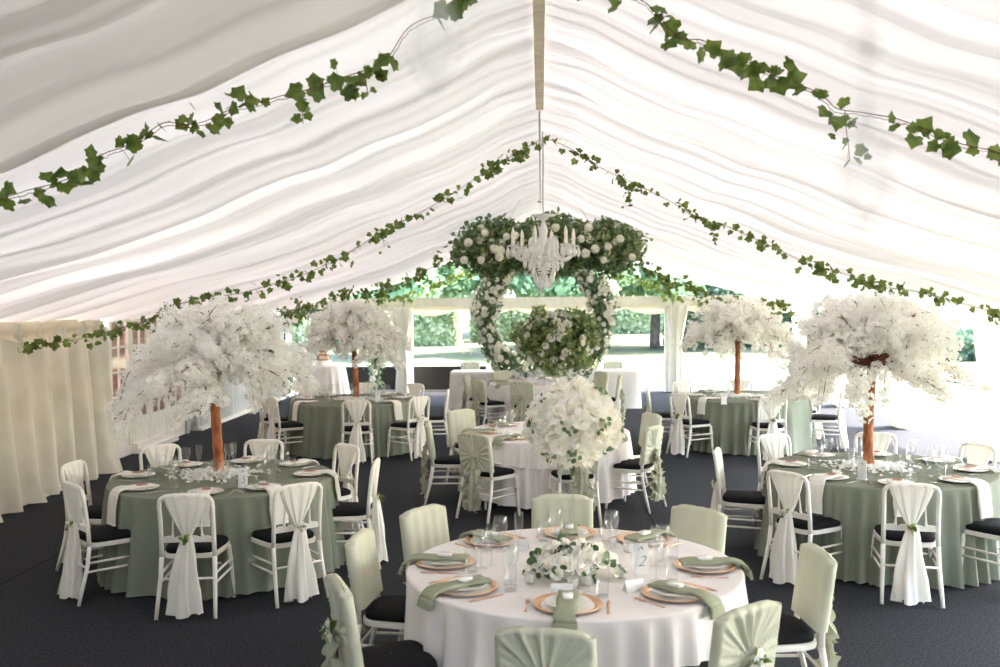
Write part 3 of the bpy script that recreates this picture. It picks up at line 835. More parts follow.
leaf_mb(LEAF_ROUND, np.stack([r*np.cos(a)*1.05, r*np.sin(a)*.85, .15-r*.42+rng.uniform(-.03, .05, n)], 1), d, rng.uniform(.04, .072, n), rng).build('leaves', M['deepleaf'], low)
n = 260; a = rng.uniform(0, 2*pi, n); r = .22*np.sqrt(rng.uniform(0, 1, n)); P = np.stack([r*np.cos(a)*1.05, r*np.sin(a)*.8, .135-r*.30+rng.uniform(-.02, .03, n)], 1)
v_, f_ = scatter(FLORET[0], FLORET[1], P, facing(rng.normal(size=(n, 3))+np.array([0, -.3, 1]), rng), rng.uniform(.012, .018, n)); MB().add(v_, f_).build('filler_flowers', M['blossom'], low, smooth=False)
mb = MB(); mb.lathe([(.001, .006), (.024, .005), (.027, .02), (.030, .05), (.031, .058), (.029, .058), (.027, .03), (.022, .010), (.001, .009)], 18)
vot = Proto(proto_mesh('votive_holder', 'candle holder', mb, M['frosted']))
mb = MB(); mb.lathe([(.001, .010), (.020, .010), (.020, .028), (.001, .028)], 12); 
w = mb.build('candle', M['candlewax'], vot.root)
for px, py, w_ in ((530, 583, 'left of'), (573, 588, 'at the front left of'), (586, 585, 'at the front right of'), (622, 578, 'right of'), (628, 552, 'behind the number card, right of')):
    q = at_z(px, py, .757); vot.place((q.x, q.y, .753), 0, 'frosted glass votive %s the low white flowers' % w_, 'votive holders')
for k, px, py, nm in (('LT', 195, 497, 'left'), ('LT', 262, 488, 'right'), ('RT', 836, 476, 'left'), ('RT', 900, 473, 'right')):
    q = at_z(px, py, .757); vot.place((q.x, q.y, .753), 0, 'frosted votive %s of the trunk on the %s' % (nm, TABLES[k][2]), 'votive holders')
q = at_z(573, 549, .757); vx, vy = q.x, q.y
mb = MB(); mb.lathe([(.085, .002), (.083, .006), (.02, .012), (.010, .03), (.008, .10), (.008, .38), (.012, .46), (.022, .52), (.040, .57), (.070, .62), (.088, .65), (.090, .655)], 28)
o = mb.build('trumpet_vase', M['glass'], None, loc=(vx, vy, .7535)); tag(o, 'tall slim trumpet-shaped glass vase holding the white rose ball', 'vase')
ball = thing('rose_ball_arrangement', 'large round ball of white roses in a tall glass vase', 'flowers', (vx, vy, 1.35))
rng = np.random.default_rng(21); cz = .15
n = 84; i = np.arange(n); ph = np.arccos(1-2*(i+.5)/n); th = pi*(1+5**.5)*i
D = np.stack([np.cos(th)*np.sin(ph), np.sin(th)*np.sin(ph), np.cos(ph)], 1)
for q in range(n):
    d = D[q]; bsz = rng.choice([.044, .058, .070, .082], p=[.12, .28, .35, .25])
    p = d*np.array([.262, .25, .225])*rng.uniform(.90, 1.06)+np.array([0, 0, cz]); bloom('rose', RoseMe, ball, p, d+rng.normal(size=3)*.18, bsz, rng)
n = 600; d = rng.normal(size=(n, 3)); d /= np.linalg.norm(d, axis=1)[:, None]
P = d*np.array([.27, .26, .235])*rng.uniform(.80, .98, n)[:, None]+np.array([0, 0, cz])
v_, f_ = scatter(FLORET[0], FLORET[1], P, facing(d+rng.normal(size=d.shape)*.5, rng), rng.uniform(.012, .020, n)); MB().add(v_, f_).build('hydrangea_florets', M['rose'], ball, smooth=False)
cs = np.array([(-.08, -1, -.05), (.55, -.8, .15), (-.80, -.55, .05), (.05, -.75, -.65), (.65, -.6, -.5), (-.6, -.55, .55), (.6, -.4, .75), (-.5, -.6, -.65), (.9, -.1, -.1)]); cs /= np.linalg.norm(cs, axis=1)[:, None]
dd = cs.repeat(8, 0)+rng.normal(size=(72, 3))*.075; dd /= np.linalg.norm(dd, axis=1)[:, None]
leaf_mb(LEAF_ROUND, dd*np.array([.30, .29, .26])+np.array([0, 0, cz]), dd+rng.normal(size=dd.shape)*.5, rng.uniform(.022, .038, 72), rng).build('eucalyptus_leaves', M['euc'], ball)
mb = MB()
for k in range(9):
    a = k*2*pi/9; mb.tube([(.008*cos(a), .008*sin(a), -.16), (.015*cos(a), .015*sin(a), -.05), (.09*cos(a), .09*sin(a), .06)], .004, 5)
mb.build('stems', M['euc'], ball)

# ------------------------------------------------------------------ ivy garlands
def garland(pts, lab, Y, seed, leaf=.052, dens=30, name='ivy_garland', dangles=(), spread=.035):
    rng = np.random.default_rng(seed)
    W = smooth_path([tuple(at_y(px, py, Y)) for px, py in pts], 8)
    W = [np.array(p) + np.array([0, .02*sin(i*.2+seed), .006*sin(i*.35)]) for i, p in enumerate(W)]
    t = thing(name, lab, 'garland', tuple(W[len(W)//2]), 0, 'ivy garlands under the ceiling'); org = W[len(W)//2]
    vine = MB(); vine.tube([p-org for p in W], .0024, 5, True)
    W2 = [p+np.array([0, .03, -.008])+rng.normal(size=3)*.003 for p in W]; vine.tube([p-org for p in W2], .0018, 4, True)
    L = MB(); paths = [W]
    for (px, py), ln in dangles:
        q = np.array(at_y(px, py, Y)); dp = [q + np.array([.10*ln*s*sin(s*2), 0, -ln*s]) for s in np.linspace(0, 1, 7)]; paths.append(dp)
        vine.tube([p-org for p in dp], .002, 4, True)
    P = []; s_ = []
    for pi_, path in enumerate(paths):
        seg = [np.linalg.norm(path[i+1]-path[i]) for i in range(len(path)-1)]; tot = sum(seg); n = int(tot*dens)
        cum = np.cumsum([0]+seg)
        for _ in range(n):
            x = rng.uniform(0, tot)
            if pi_ == 0 and sin(x*9+seed)+.6*sin(x*3.3+seed*2) < -.35 and rng.random() < .72: continue
            i = min(np.searchsorted(cum, x)-1, len(path)-2); i = max(i, 0); f = (x-cum[i])/max(seg[i], 1e-6)
            base = path[i]*(1-f)+path[i+1]*f; off = rng.normal(size=3)*spread; off[2] -= spread*.4
            P.append(base+off-org); s_.append(leaf*rng.uniform(.6, 1.25)*(.7 if pi_ else 1))
            if rng.random() < .5: vine.tube([base-org, base+off*.5-org+np.array([0, 0, .01]), base+off-org], .0012, 3, False)
    P = np.array(P); d = rng.normal(size=P.shape)*.8+np.array([0, -.9, .25])
    leaf_mb(IVY, P, d, np.array(s_), rng, L).build('ivy_leaves', M['ivy'], t)
    vine.build('vine', M['twig'], t)
    return t
garland([(480, -25), (462, 0), (440, 14), (408, 30), (385, 58), (362, 72), (335, 80), (303, 92), (272, 97), (240, 106), (212, 120), (185, 124), (160, 124), (130, 143), (105, 156), (87, 168), (52, 184), (20, 192), (-20, 206)],
        'ivy garland running across the upper left ceiling nearest the camera', 4.75, 1, .076, 46, dangles=(((300, 95), .14), ((365, 70), .13), ((100, 158), .04)), spread=.030)
garland([(560, -30), (600, -16), (640, 0), (660, 18), (682, 36), (702, 42), (722, 55), (747, 62), (764, 68), (789, 82), (822, 97), (840, 108), (870, 114), (892, 117), (922, 130), (947, 136), (977, 148), (1000, 154), (1040, 172)],
        'ivy garland running across the upper right ceiling nearest the camera', 4.75, 2, .076, 42, dangles=(((845, 110), .25), ((665, 35), .06)), spread=.028)
garland([(545, 137), (523, 150), (498, 163), (458, 190), (423, 210), (383, 232), (358, 246), (333, 261), (306, 273), (272, 284), (245, 292), (200, 298), (170, 308), (150, 319), (115, 330), (78, 338), (51, 343), (24, 345), (-10, 347)],
        'ivy garland sloping down left from the ridge behind the chandelier', 10.6, 3, .070, 62, dangles=(((383, 235), .12), ((150, 322), .1)), spread=.036)
garland([(543, 137), (573, 150), (603, 168), (633, 183), (667, 199), (702, 220), (732, 227), (760, 241), (792, 256), (822, 268), (852, 276), (882, 286), (917, 292), (957, 301), (997, 313), (1030, 322)],
        'ivy garland sloping down right from the ridge behind the chandelier', 10.6, 4, .070, 62, dangles=(((628, 186), .22), ((712, 224), .16)), spread=.036)
garland([(541, 222), (500, 240), (470, 252), (440, 263), (420, 274), (400, 283), (375, 291), (350, 294), (325, 302), (300, 308), (275, 312)],
        'dense ivy garland on the left side, left of the hanging flower cloud', 16.9, 5, .080, 100, spread=.08)
garland([(541, 222), (580, 240), (620, 256), (652, 272), (668, 281), (684, 283), (700, 290), (720, 300), (745, 304), (780, 307), (806, 314)],
        'dense ivy garland on the right side, right of the hanging flower cloud', 16.9, 6, .080, 85, spread=.07)
garland([(541, 232), (500, 258), (440, 283), (412, 293), (396, 298), (375, 302)], 'far ivy garland along the left slope of the open gable', 23.1, 7, .10, 60, spread=.06)
garland([(541, 232), (590, 262), (632, 278), (668, 292), (690, 300), (706, 305)], 'far ivy garland along the right slope of the open gable', 23.1, 8, .10, 60, spread=.06)

# ------------------------------------------------------------------ hanging flower cloud, moon gate ring, big arrangement
def blooms_on(t, P, D, sizes, name, me, rng, limit=100):
    for i in range(min(limit, len(P))): bloom(name, me, t, P[i], D[i], sizes[i], rng)
    if len(P) > limit:
        src = np.array([v.co for v in me.vertices]); fs = [tuple(p.vertices) for p in me.polygons]
        v, f = scatter(src, fs, P[limit:], facing(D[limit:], rng), sizes[limit:])
        o = MB().add(v, f).build(name+'_mass', M['rose'], t); o['kind'] = 'stuff'
rng = np.random.default_rng(31); CY = 16.0; cc = np.array(at_y(548, 245, CY))
cloud = thing('hanging_flower_cloud', 'long hanging cloud of green foliage and white round blooms below the ridge', 'flowers', tuple(cc))
n = 9500; d = rng.normal(size=(n, 3)); d /= np.linalg.norm(d, axis=1)[:, None]
lx = 1.46
u = rng.uniform(-1, 1, n); rz_ = (.40 + .07*np.sin(u*9+1)+.04*np.sin(u*21))*(1-np.abs(u)**5*.55); a = rng.uniform(0, 2*pi, n); rr = rng.uniform(.45, 1.08, n)
P = np.stack([u*lx + rng.normal(size=n)*.04, np.cos(a)*rr*.36, np.sin(a)*rr*rz_ - .05*np.abs(u)], 1)
leaf_mb(LEAF, P, np.stack([u*.4, np.cos(a), np.sin(a)], 1)+rng.normal(size=(n, 3))*.8, rng.uniform(.06, .12, n), rng).build('foliage', M['fol'], cloud)
n = 2200; u = rng.uniform(-1, 1, n); a = rng.uniform(0, 2*pi, n); rz_ = (.42 + .07*np.sin(u*9+1))*(1-np.abs(u)**5*.5)
P = np.stack([u*lx, np.cos(a)*.36, np.sin(a)*rz_-.05*np.abs(u)], 1)
leaf_mb(LEAF_ROUND, P*rng.uniform(.9, 1.15, n)[:, None], rng.normal(size=(n, 3)), rng.uniform(.05, .10, n), rng).build('eucalyptus_leaves', M['euc'], cloud)
for i in range(46):
    u_ = rng.uniform(-1, 1); a_ = rng.uniform(-1.1, 1.1); bloom('white_flower', RoseSMe, cloud, (u_*lx, -.36*cos(a_), .36*sin(a_)), (0, -1, .2), rng.uniform(.035, .07), rng)
mb = MB(); mb.tube([(-1.35, 0, 0), (1.35, 0, 0)], .02, 6)
for x in (-.9, .9): mb.tube([(x, 0, 0), (x*.4, 0, .88)], .004, 4)
mb.build('hanging_frame', M['alu'], cloud)
for (px, py) in ((150, 110), (180, 163), (201, 168), (137, 200), (198, 190), (222, 122), (250, 118), (385, 92), (485, 178), (517, 163), (600, 130), (560, 155), (94, 142), (80, 200), (545, 200), (495, 92), (470, 130), (310, 150), (640, 190), (270, 165)):
    w = np.array(at_y(440+px/3.333, 200+py/3.333, CY-.40)) - cc
    bloom('round_bloom', PomMe, cloud, w, (0, -1, 0), rng.uniform(.055, .078), rng)
rc = np.array(at_y(544.5, 318, 19.2)); ring = thing('moon_gate', 'large round moon gate ring of green foliage and small white roses', 'floral ring', (rc[0], rc[1], 0))
R0 = 1.17
mb = MB(); mb.tube([(R0*cos(a), 0, rc[2]+R0*sin(a)) for a in np.linspace(0, 2*pi, 49)], .02, 6, False)
for s in (-1, 1): mb.tube([(s*.35, 0, rc[2]-R0*.95), (s*.45, 0, .02)], .02, 6); mb.tube([(s*.45, -.4, .02), (s*.45, .4, .02)], .02, 6)
mb.build('ring_frame', M['alu'], ring)
def torus_pts(n, rng, lo=.3, hi=1.0, th=None):
    a = rng.uniform(0, 2*pi, n) if th is None else th; b = rng.uniform(0, 2*pi, n); r = .235*(1+.18*np.sin(a*5)+.12*np.sin(a*11))*rng.uniform(lo, hi, n)
    R_ = R0 + r*np.cos(b)
    return np.stack([R_*np.cos(a), r*np.sin(b), rc[2]+R_*np.sin(a)], 1), np.stack([np.cos(b)*np.cos(a), np.sin(b), np.cos(b)*np.sin(a)], 1)
P, D_ = torus_pts(9500, rng); leaf_mb(LEAF, P, D_+rng.normal(size=P.shape)*.7, rng.uniform(.05, .10, len(P)), rng).build('foliage', M['euc'], ring)
P, D_ = torus_pts(520, rng, .92, 1.15); k = np.argsort(P[:, 1]); P, D_ = P[k], D_[k]; blooms_on(ring, P, D_, rng.uniform(.04, .07, len(P)), 'rose', RoseSMe, rng)
# big green arrangement standing on the rearmost round table
bt = TABLES['BT'][0]; bc = np.array(at_y(555, 341, 17.35)); big = thing('green_flower_arrangement', 'large bushy green arrangement with white flowers on the rearmost round table', 'flowers', (bc[0], bc[1], .757))
mb = MB(); mb.lathe([(.13, .002), (.12, .01), (.05, .02), (.045, .12), (.12, .22), (.14, .26), (.13, .26), (.001, .2)], 24); mb.build('urn', M['frosted'], big)
n = 7000; d = rng.normal(size=(n, 3)); d /= np.linalg.norm(d, axis=1)[:, None]; rr = rng.uniform(.35, 1.05, n)
zc = bc[2]-.757
P = d*rr[:, None]*np.array([.74, .5, .55])*(1+.13*np.sin(d[:, :1]*7+d[:, 2:]*5)) + np.array([0, 0, zc])
P = P[P[:, 2] > .05]; n = len(P)
leaf_mb(LEAF, P, P-np.array([0, 0, zc])+rng.normal(size=(n, 3))*.45, rng.uniform(.07, .14, n), rng).build('foliage', M['fol'], big)
n = 54; d = rng.normal(size=(n, 3)); d[:, 1] = -abs(d[:, 1]); d /= np.linalg.norm(d, axis=1)[:, None]
blooms_on(big, d*np.array([.72, .5, .52])+np.array([0, 0, zc]), d, rng.uniform(.05, .085, n), 'white_flower', RoseSMe, rng)

# ------------------------------------------------------------------ chandelier
ch = at_y(543.5, 250, 10.2); chz = 2.78
chd = thing('crystal_chandelier', 'crystal chandelier with curved glass arms hanging from the ridge', 'chandelier', (ch.x, ch.y, chz))
cr = M['crystal']
mb = MB(); z = .42
zz = .30
while zz < 1.18: mb.tube([(.006*cos(t), (.006*sin(t) if int(zz*40) % 2 else 0), zz+.012+.016*sin(t)) for t in np.linspace(0, 2*pi, 9)], .0018, 4, False); zz += .024
mb.tube([(0, 0, .28), (0, 0, 1.2)], .003, 5); mb.build('chain', M['alu'], chd)
mb = MB(); mb.tube([(.012*sin(z*9), .012, z) for z in np.linspace(.3, 1.15, 20)], .003, 4); mb.build('power_cable', M['card'], chd)
mb = MB(); mb.lathe([(.001, -.26), (.02, -.25), (.03, -.22), (.012, -.20), (.05, -.16), (.09, -.13), (.03, -.10), (.022, -.05), (.045, -.02), (.05, .02), (.025, .06), (.035, .10), (.05, .16), (.03, .22), (.015, .26), (.04, .28), (.055, .30), (.001, .32)], 24); mb.build('central_column', cr, chd)
mb = MB(); mb.lathe([(.03, .30), (.12, .315), (.13, .33), (.03, .34)], 24); mb.build('top_canopy_dish', cr, chd)
NA = 6
DropMe = MB().lathe([(.001, -.045), (.008, -.036), (.0115, -.024), (.007, -.008), (.003, -.002), (.0045, .004), (.001, .009)], 6).mesh('crystal_drop', cr, smooth=False)
BeadV, BeadF = MB().lathe([(.001, -.007), (.006, -.003), (.006, .003), (.001, .007)], 6).merged()
drops = []
for k in range(NA):
    a = k*2*pi/NA + .25; c_, s_ = cos(a), sin(a)
    prof = [(.03, -.10), (.055, -.02), (.09, .05), (.12, .075), (.145, .05), (.14, -.02), (.155, -.09), (.20, -.135), (.26, -.13), (.31, -.08), (.325, -.01)]
    mb = MB(); pr = smooth_path(prof, 3); mb.tube([(r*c_, r*s_, z) for r, z in pr], .021, 8); arm = mb.build('arm', cr, chd)
    mb = MB(); mb.lathe([(.008, -.02), (.02, -.01), (.055, .004), (.058, .012), (.02, .008), (.02, .025), (.012, .03)], 16, (.325*c_, .325*s_, 0)); mb.build('drip_pan', cr, arm)
    mb = MB(); mb.lathe([(.019, .02), (.019, .10), (.021, .115), (.019, .145), (.008, .18), (.001, .20)], 10, (.325*c_, .325*s_, 0)); mb.build('candle', M['candlewax'], arm)
    for q in range(4):
        b = q*pi/2+a; drops.append((.325*c_+.055*cos(b), .325*s_+.055*sin(b), -.01))
    mb = MB()
    for i in range(15):
        v = i/14; r = .05+.26*v; z = .29 - .30*v - .13*sin(pi*v); mb.addmb(BeadV, BeadF, None, (r*c_, r*s_, z))
    mb.build('bead_swag', cr, chd, smooth=False)
    drops.append((.20*c_, .20*s_, -.13)); drops.append((.12*c_, .12*s_, -.09))
    for q, (r, z0) in enumerate(((.15, -.16), (.12, -.22), (.10, -.28), (.06, -.34))):
        drops.append((r*cos(a+.2*q), r*sin(a+.2*q), z0))
for i, p in enumerate(drops[:96]): 
    o = link_mesh('crystal_drop', DropMe, chd); o.location = p; sc = 2.0; o.scale = (sc, sc, sc*1.15)
mb = MB()
for k in range(14):
    a = k*2*pi/14
    for i in range(7): mb.addmb(BeadV, BeadF, None, ((.10-.012*i)*cos(a), (.10-.012*i)*sin(a), -.15-.032*i), 1.6)
mb.build('bead_basket', cr, chd, smooth=False)
# two crystal pendants of the nearer fitting, hanging close to the camera
def pendant(px, py, Y, lab, sc, L):
    q = at_y(px, py, Y); t = thing('crystal_pendant', lab, 'pendant', tuple(q), 0, 'crystal pendants close to the camera')
    mb = MB(); mb.tube([(0, 0, .02*sc), (0, 0, L)], .0006, 5); mb.build('wire', M['alu'], t)
    mb = MB(); mb.lathe([(.001, -.075*sc), (.018*sc, -.055*sc), (.026*sc, -.03*sc), (.020*sc, 0), (.008*sc, .03*sc), (.001, .04*sc)], 8); mb.build('teardrop', M['pendant_glass'], t, smooth=False)
    bme = MB().lathe([(.001, -.009), (.010, 0), (.001, .009)], 8).mesh('bead', M['pendant_glass'], smooth=False)
    for z in np.arange(.06, min(L, .6), .06): o = link_mesh('bead', bme, t); o.location = (0, 0, z)
pendant(866, 150, .58, 'blurred crystal pendant hanging at the upper right', .62, 1.4)
pendant(433, 15, .58, 'blurred crystal pendant hanging at the top left of the ridge', .6, 1.30)
# ------------------------------------------------------------------ room shell
PX = [0, .34, .65, .97, 1.32, 1.69, 2.0, 2.3, 2.64, 2.95, 3.27, 3.58, 3.95, 4.37, 4.79, 5.4, 6.05]
PZ = [3.97, 3.83, 3.63, 3.45, 3.30, 3.10, 3.0, 2.87, 2.70, 2.59, 2.49, 2.40, 2.33, 2.26, 2.16, 2.03, 1.93]
def ceil_z(x):
    x = np.abs(x); return np.interp(x, PX, PZ) + .06 + .20*np.sin(np.clip(x/6.05, 0, 1)*pi)
def ceil_piece(y0, y1, nm, mat, dz=0, ny=None, side_=0):
    xs = np.concatenate([-np.linspace(6.06, .02, 76), [-.006, .006], np.linspace(.02, 6.06, 76)])
    if side_: xs = xs[xs*side_ > 0]
    ny = ny or int((y1-y0)/.022); ys = np.linspace(y0, y1, ny)
    X, Y = np.meshgrid(xs, ys)
    rng = np.random.default_rng(5); Z = ceil_z(X) + dz
    # smooth the profile kinks a little
    A = np.abs(X); side = (X > 0)*1.7
    Yw = Y + .06*np.sin(A*.6+side) + .01*np.sin(A*1.5+side*2+Y*.25)
    f = np.zeros_like(X)
    for wl, am in ((1.13, .030), (.71, .032), (.43, .036), (.31, .026), (.19, .010)):
        p = rng.uniform(0, 6); q = rng.uniform(.2, .7)
        ph = Yw*2*pi/wl + p + q*np.sin(A*.7+p+side)
        mod = .55+.45*np.sin(Y*rng.uniform(.7, 1.9)+A*.25+rng.uniform(0, 6)+side)
        f += am*mod*np.where(wl > .4, np.sin(ph), np.abs(np.sin(ph/2))*2-1.2)
    edge = np.clip(A/.5, .25, 1)
    f *= edge
    f += .006*np.sin(Y*2*pi/.055 + 2*np.sin(A*4))*np.exp(-A/.35)
    
    Z = Z + f
    o = MB().grid(np.stack([X, Y, Z], -1)).build(nm, M[mat]); return struct(o)
ceil_piece(4.85, 23.5, 'ceiling', 'lining')
ceil_piece(-3.0, 4.9, 'ceiling', 'lining_shaded', -.03, side_=-1)
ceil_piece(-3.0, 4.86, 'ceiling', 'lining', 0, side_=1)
mb = MB(); ys = np.arange(-3, 9.0, .02)
P = [[(x, y, 3.97+.005 - .04*(1-abs(x)/.06)*0 + .006*sin(y*55) - .012) for x in np.linspace(-.036, .036, 5)] for y in ys]
mb.grid(P); struct(mb.build('trim_1', M['strip']))
mb = MB(); mb.tube([(0, 8.9, 3.93), (0, 16, 3.93), (0, 23.4, 3.95)], .010, 8); struct(mb.build('trim_2', M['white_paint']))
for y in (4.15, 10.9, 17.2): # ridge joints
    mb = MB(); mb.lathe([(.001, -.02), (.05, -.015), (.06, 0), (.05, .012), (.001, .015)], 16, (0, y, 3.95)); o = struct(mb.build('trim_3', M['strip']))
# floor
mb = MB(); mb.grid([[(x, y, 0) for x in np.linspace(-6.2, 6.4, 30)] for y in np.linspace(-3.2, 23.75, 60)]); struct(mb.build('floor', M['carpet']))
mb = MB(); mb.box(-6.2, 6.4, -3.2, 23.75, -.06, -.004); struct(mb.build('floor_base', M['seam'], smooth=False))
for i, x in enumerate((-4.3, -.9, 1.1, 5.0)):
    mb = MB(); mb.box(x-.008, x+.008, -3, 23.7, -.001, .0012); struct(mb.build('trim_%d' % (10+i), M['seam'], smooth=False))
# left side: fabric-lined wall, opening for the french doors
WX = -6.12
mb = MB(); mb.box(WX-.05, WX+.03, -3.1, 13.38, 0, 2.15); mb.box(WX-.05, WX, 16.25, 23.5, 0, 2.15); mb.box(WX-.05, WX, 13.3, 16.25, 2.07, 2.2); struct(mb.build('wall_left', M['wallcloth'], smooth=False))
mb = MB(); mb.box(-6.2, 6.2, -3.15, -3.05, 0, 3.0); struct(mb.build('wall_back', M['wallcloth'], smooth=False))
mb = MB(); mb.box(6.1, 6.15, -3.1, -1.5, 0, 2.1); struct(mb.build('wall_right', M['wallcloth'], smooth=False))
def curtain(nm, lab, y0, y1, xb, mat, z0=.02, z1=2.02, amp=.055, wl=.34, seed=0, xt=None, pud=.0, grp=None, cat='curtain'):
    rr = np.random.default_rng(seed); ph = rr.uniform(0, 6, 6)
    n = int((y1-y0)/.018); ys = np.linspace(y0, y1, n); zs = np.linspace(z0, z1, 26); P = []
    xt = xb if xt is None else xt
    for z in zs:
        v = (z-z0)/(z1-z0); x0 = xb+(xt-xb)*v
        w = ys + .05*np.sin(ys*1.9+ph[0]) + .05*(1-v)*np.sin(ys*1.3+ph[1])
        f = np.sin(w*2*pi/wl+ph[2])*(.75+.35*np.sin(ys*2.2+ph[3])) + .35*np.sin(w*2*pi/wl*2.13+ph[4]+v)
        a = amp*(.65+.5*(1-v)) + pud*max(0, .12-v)*4*.1
        x = x0 + f*a + (pud*max(0, .10-v)*6*(.4+.6*np.sin(ys*7+ph[5])) if pud else 0)
        P.append(np.stack([x, ys, np.full(n, z)], 1))
    o = MB().grid(P).build(nm, M[mat]); tag(o, lab, cat, grp); return o
curtain('curtain', 'full cream pleated curtain along the near left wall', 5.2, 12.8, -5.72, 'curtain', .01, 2.0, .13, .50, 1, -5.85, .10, 'cream wall curtains')
curtain('curtain', 'pale pleated wall curtain beyond the french doors', 16.6, 23.2, -6.0, 'wallcloth', .05, 2.05, .03, .24, 2, -6.03)
mb = MB(); mb.box(-6.08, -5.90, 16.6, 23.3, 0, .045); struct(mb.build('baseboard_left', M['white_paint'], smooth=False))
mb = MB(); mb.box(-6.1, -5.72, 5.0, 11.6, 0, .03); struct(mb.build('baseboard_near', M['pelmet'], smooth=False))
def pelmet(nm, lab, A, B, ztop, drop, nsw, mat='pelmet', off=(0, 0), hemsag=.07):
    A, B = np.array(A, float), np.array(B, float); n = nsw*24+1; P = []
    L = np.linalg.norm(B-A); nrm = np.array([-(B-A)[1], (B-A)[0]])/L
    for j in range(9):
        v = j/8; row = []
        for i in range(n):
            t = i/(n-1); s = (t*nsw) % 1 if i < n-1 else 1.0
            sag = sin(pi*s); p = A+(B-A)*t
            z = ztop - v*(drop*.55 + hemsag*sag*1.6); o = .04*sin(v*9+sag*2)*sag*v + .012*sin(t*60)
            row.append((p[0]+nrm[0]*(.03+o), p[1]+nrm[1]*(.03+o), z))
        P.append(row)
    o = MB().grid(P).build(nm, M[mat]); tag(o, lab, 'pelmet', None); return o
pelmet('swag_pelmet', 'cream swag pelmet above the near left curtain', (-5.78, 5.2), (-5.78, 12.6), 2.03, .26, 6)
# french doors
for i in range(4):
    y0 = 13.38+.71*i; w = .70
    d = bpy.data.objects.new('door_%d' % (i+1), None); C.objects.link(d); d.location = (-6.08, y0, 0); d['kind'] = 'structure'
    mb = MB(); t = .022; s = .085
    mb.box(-t, t, 0, s, .0, 2.04); mb.box(-t, t, w-s, w, 0, 2.04); mb.box(-t, t, s, w-s, 1.95, 2.04); mb.box(-t, t, s, w-s, 0, .14); mb.box(-t, t, s, w-s, .42, .52)
    mb.build('door_frame', M['white_paint'], d, smooth=False)
    mb = MB(); mb.box(-.008, .008, s, w-s, .14, .42); mb.box(-.014, .014, s+.05, w-s-.05, .18, .38); mb.build('lower_panel', M['white_paint'], d, smooth=False)
    mb = MB(); mb.box(-.014, .014, w/2-.016, w/2+.016, .52, 1.95)
    for k in range(1, 4): z = .52+1.43*k/4; mb.box(-.014, .014, s, w-s, z-.014, z+.014)
    mb.build('glazing_bars', M['white_paint'], d, smooth=False)
    mb = MB(); mb.box(-.003, .003, s, w-s, .52, 1.95); mb.build('glass_pane', M['pane'], d, smooth=False)
    mb = MB(); yy = s/2 if i % 2 else w-s/2; mb.tube([(.03, yy, .62), (.055, yy, .62), (.055, yy, .78), (.03, yy, .78)], .009, 6); mb.build('handle', M['black_metal'], d)
    if i == 2:
        mb = MB(); mb.tube([(.03, .12, 1.55), (.05, .12, 1.55), (.05, .5, 1.58)], .008, 6); mb.tube([(.04, .12, 1.40), (.04, .12, 1.60)], .012, 6); mb.build('stay_bar', M['black_metal'], d)
mb = MB(); mb.box(-6.055, -5.96, 14.05, 15.45, .003, .15); mb.box(-5.958, -5.88, 14.05, 15.45, .003, .075); struct(mb.build('trim_5', M['white_paint'], smooth=False))
mb = MB(); mb.box(-6.16, -6.02, 16.22, 16.34, 0, 2.1); struct(mb.build('trim_6', M['alu'], smooth=False))
mb = MB(); mb.box(-7.7, -7.6, 9.0, 23, -.02, 4.2); struct(mb.build('house_wall', M['brick'], smooth=False))
mb = MB(); mb.box(-7.6, -6.18, 12.0, 23.0, 2.22, 2.30); mb.box(-7.6, -6.18, 22.9, 23.0, 0, 2.2); struct(mb.build('added_gap_blocker', M['wood'], smooth=False))  # slab and end wall added to keep daylight off the brick behind the panes
for y in (13.2, 15.2):
    mb = MB(); mb.box(-7.59, -7.54, y, y+1.3, .9, 2.0); struct(mb.build('window_%d' % (5+int(y > 14)), M['white_paint'], smooth=False))
# gable end at the back
GY = 23.4
xs = np.linspace(-6.1, 6.1, 61)
mb = MB(); mb.box(-6.1, -3.31, GY-.06, GY+.06, 2.06, 2.29); mb.box(-3.31, 3.2, GY-.06, GY+.06, 2.06, 2.29); mb.box(3.2, 6.1, GY-.06, GY+.06, 2.06, 2.29)
struct(mb.build('trim_7', M['white_paint'], smooth=False))
for x, nm in ((-3.18, 'left'), (3.02, 'right')):
    mb = MB(); mb.box(x-.07, x+.07, GY-.07, GY+.07, 0, 2.08); mb.build('post', M['white_paint'], None, smooth=False); o = bpy.data.objects[-1] if False else None
for o in [o for o in bpy.data.objects if o.name.startswith('post')]: struct(o); o.name = 'trim_8'
mb = MB()
for x in (-3.31, 3.14): mb.box(x-.025, x+.025, GY-.09, GY-.05, 2.08, 2.34)
mb.box(-.03, .03, GY-.03, GY+.03, 2.29, 3.95); struct(mb.build('trim_9', M['alu'], smooth=False))
pelmet('swag_pelmet', 'cream swag pelmet across the beam of the open gable', (-6.0, GY-.08), (6.0, GY-.08), 2.12, .22, 9, hemsag=.09)
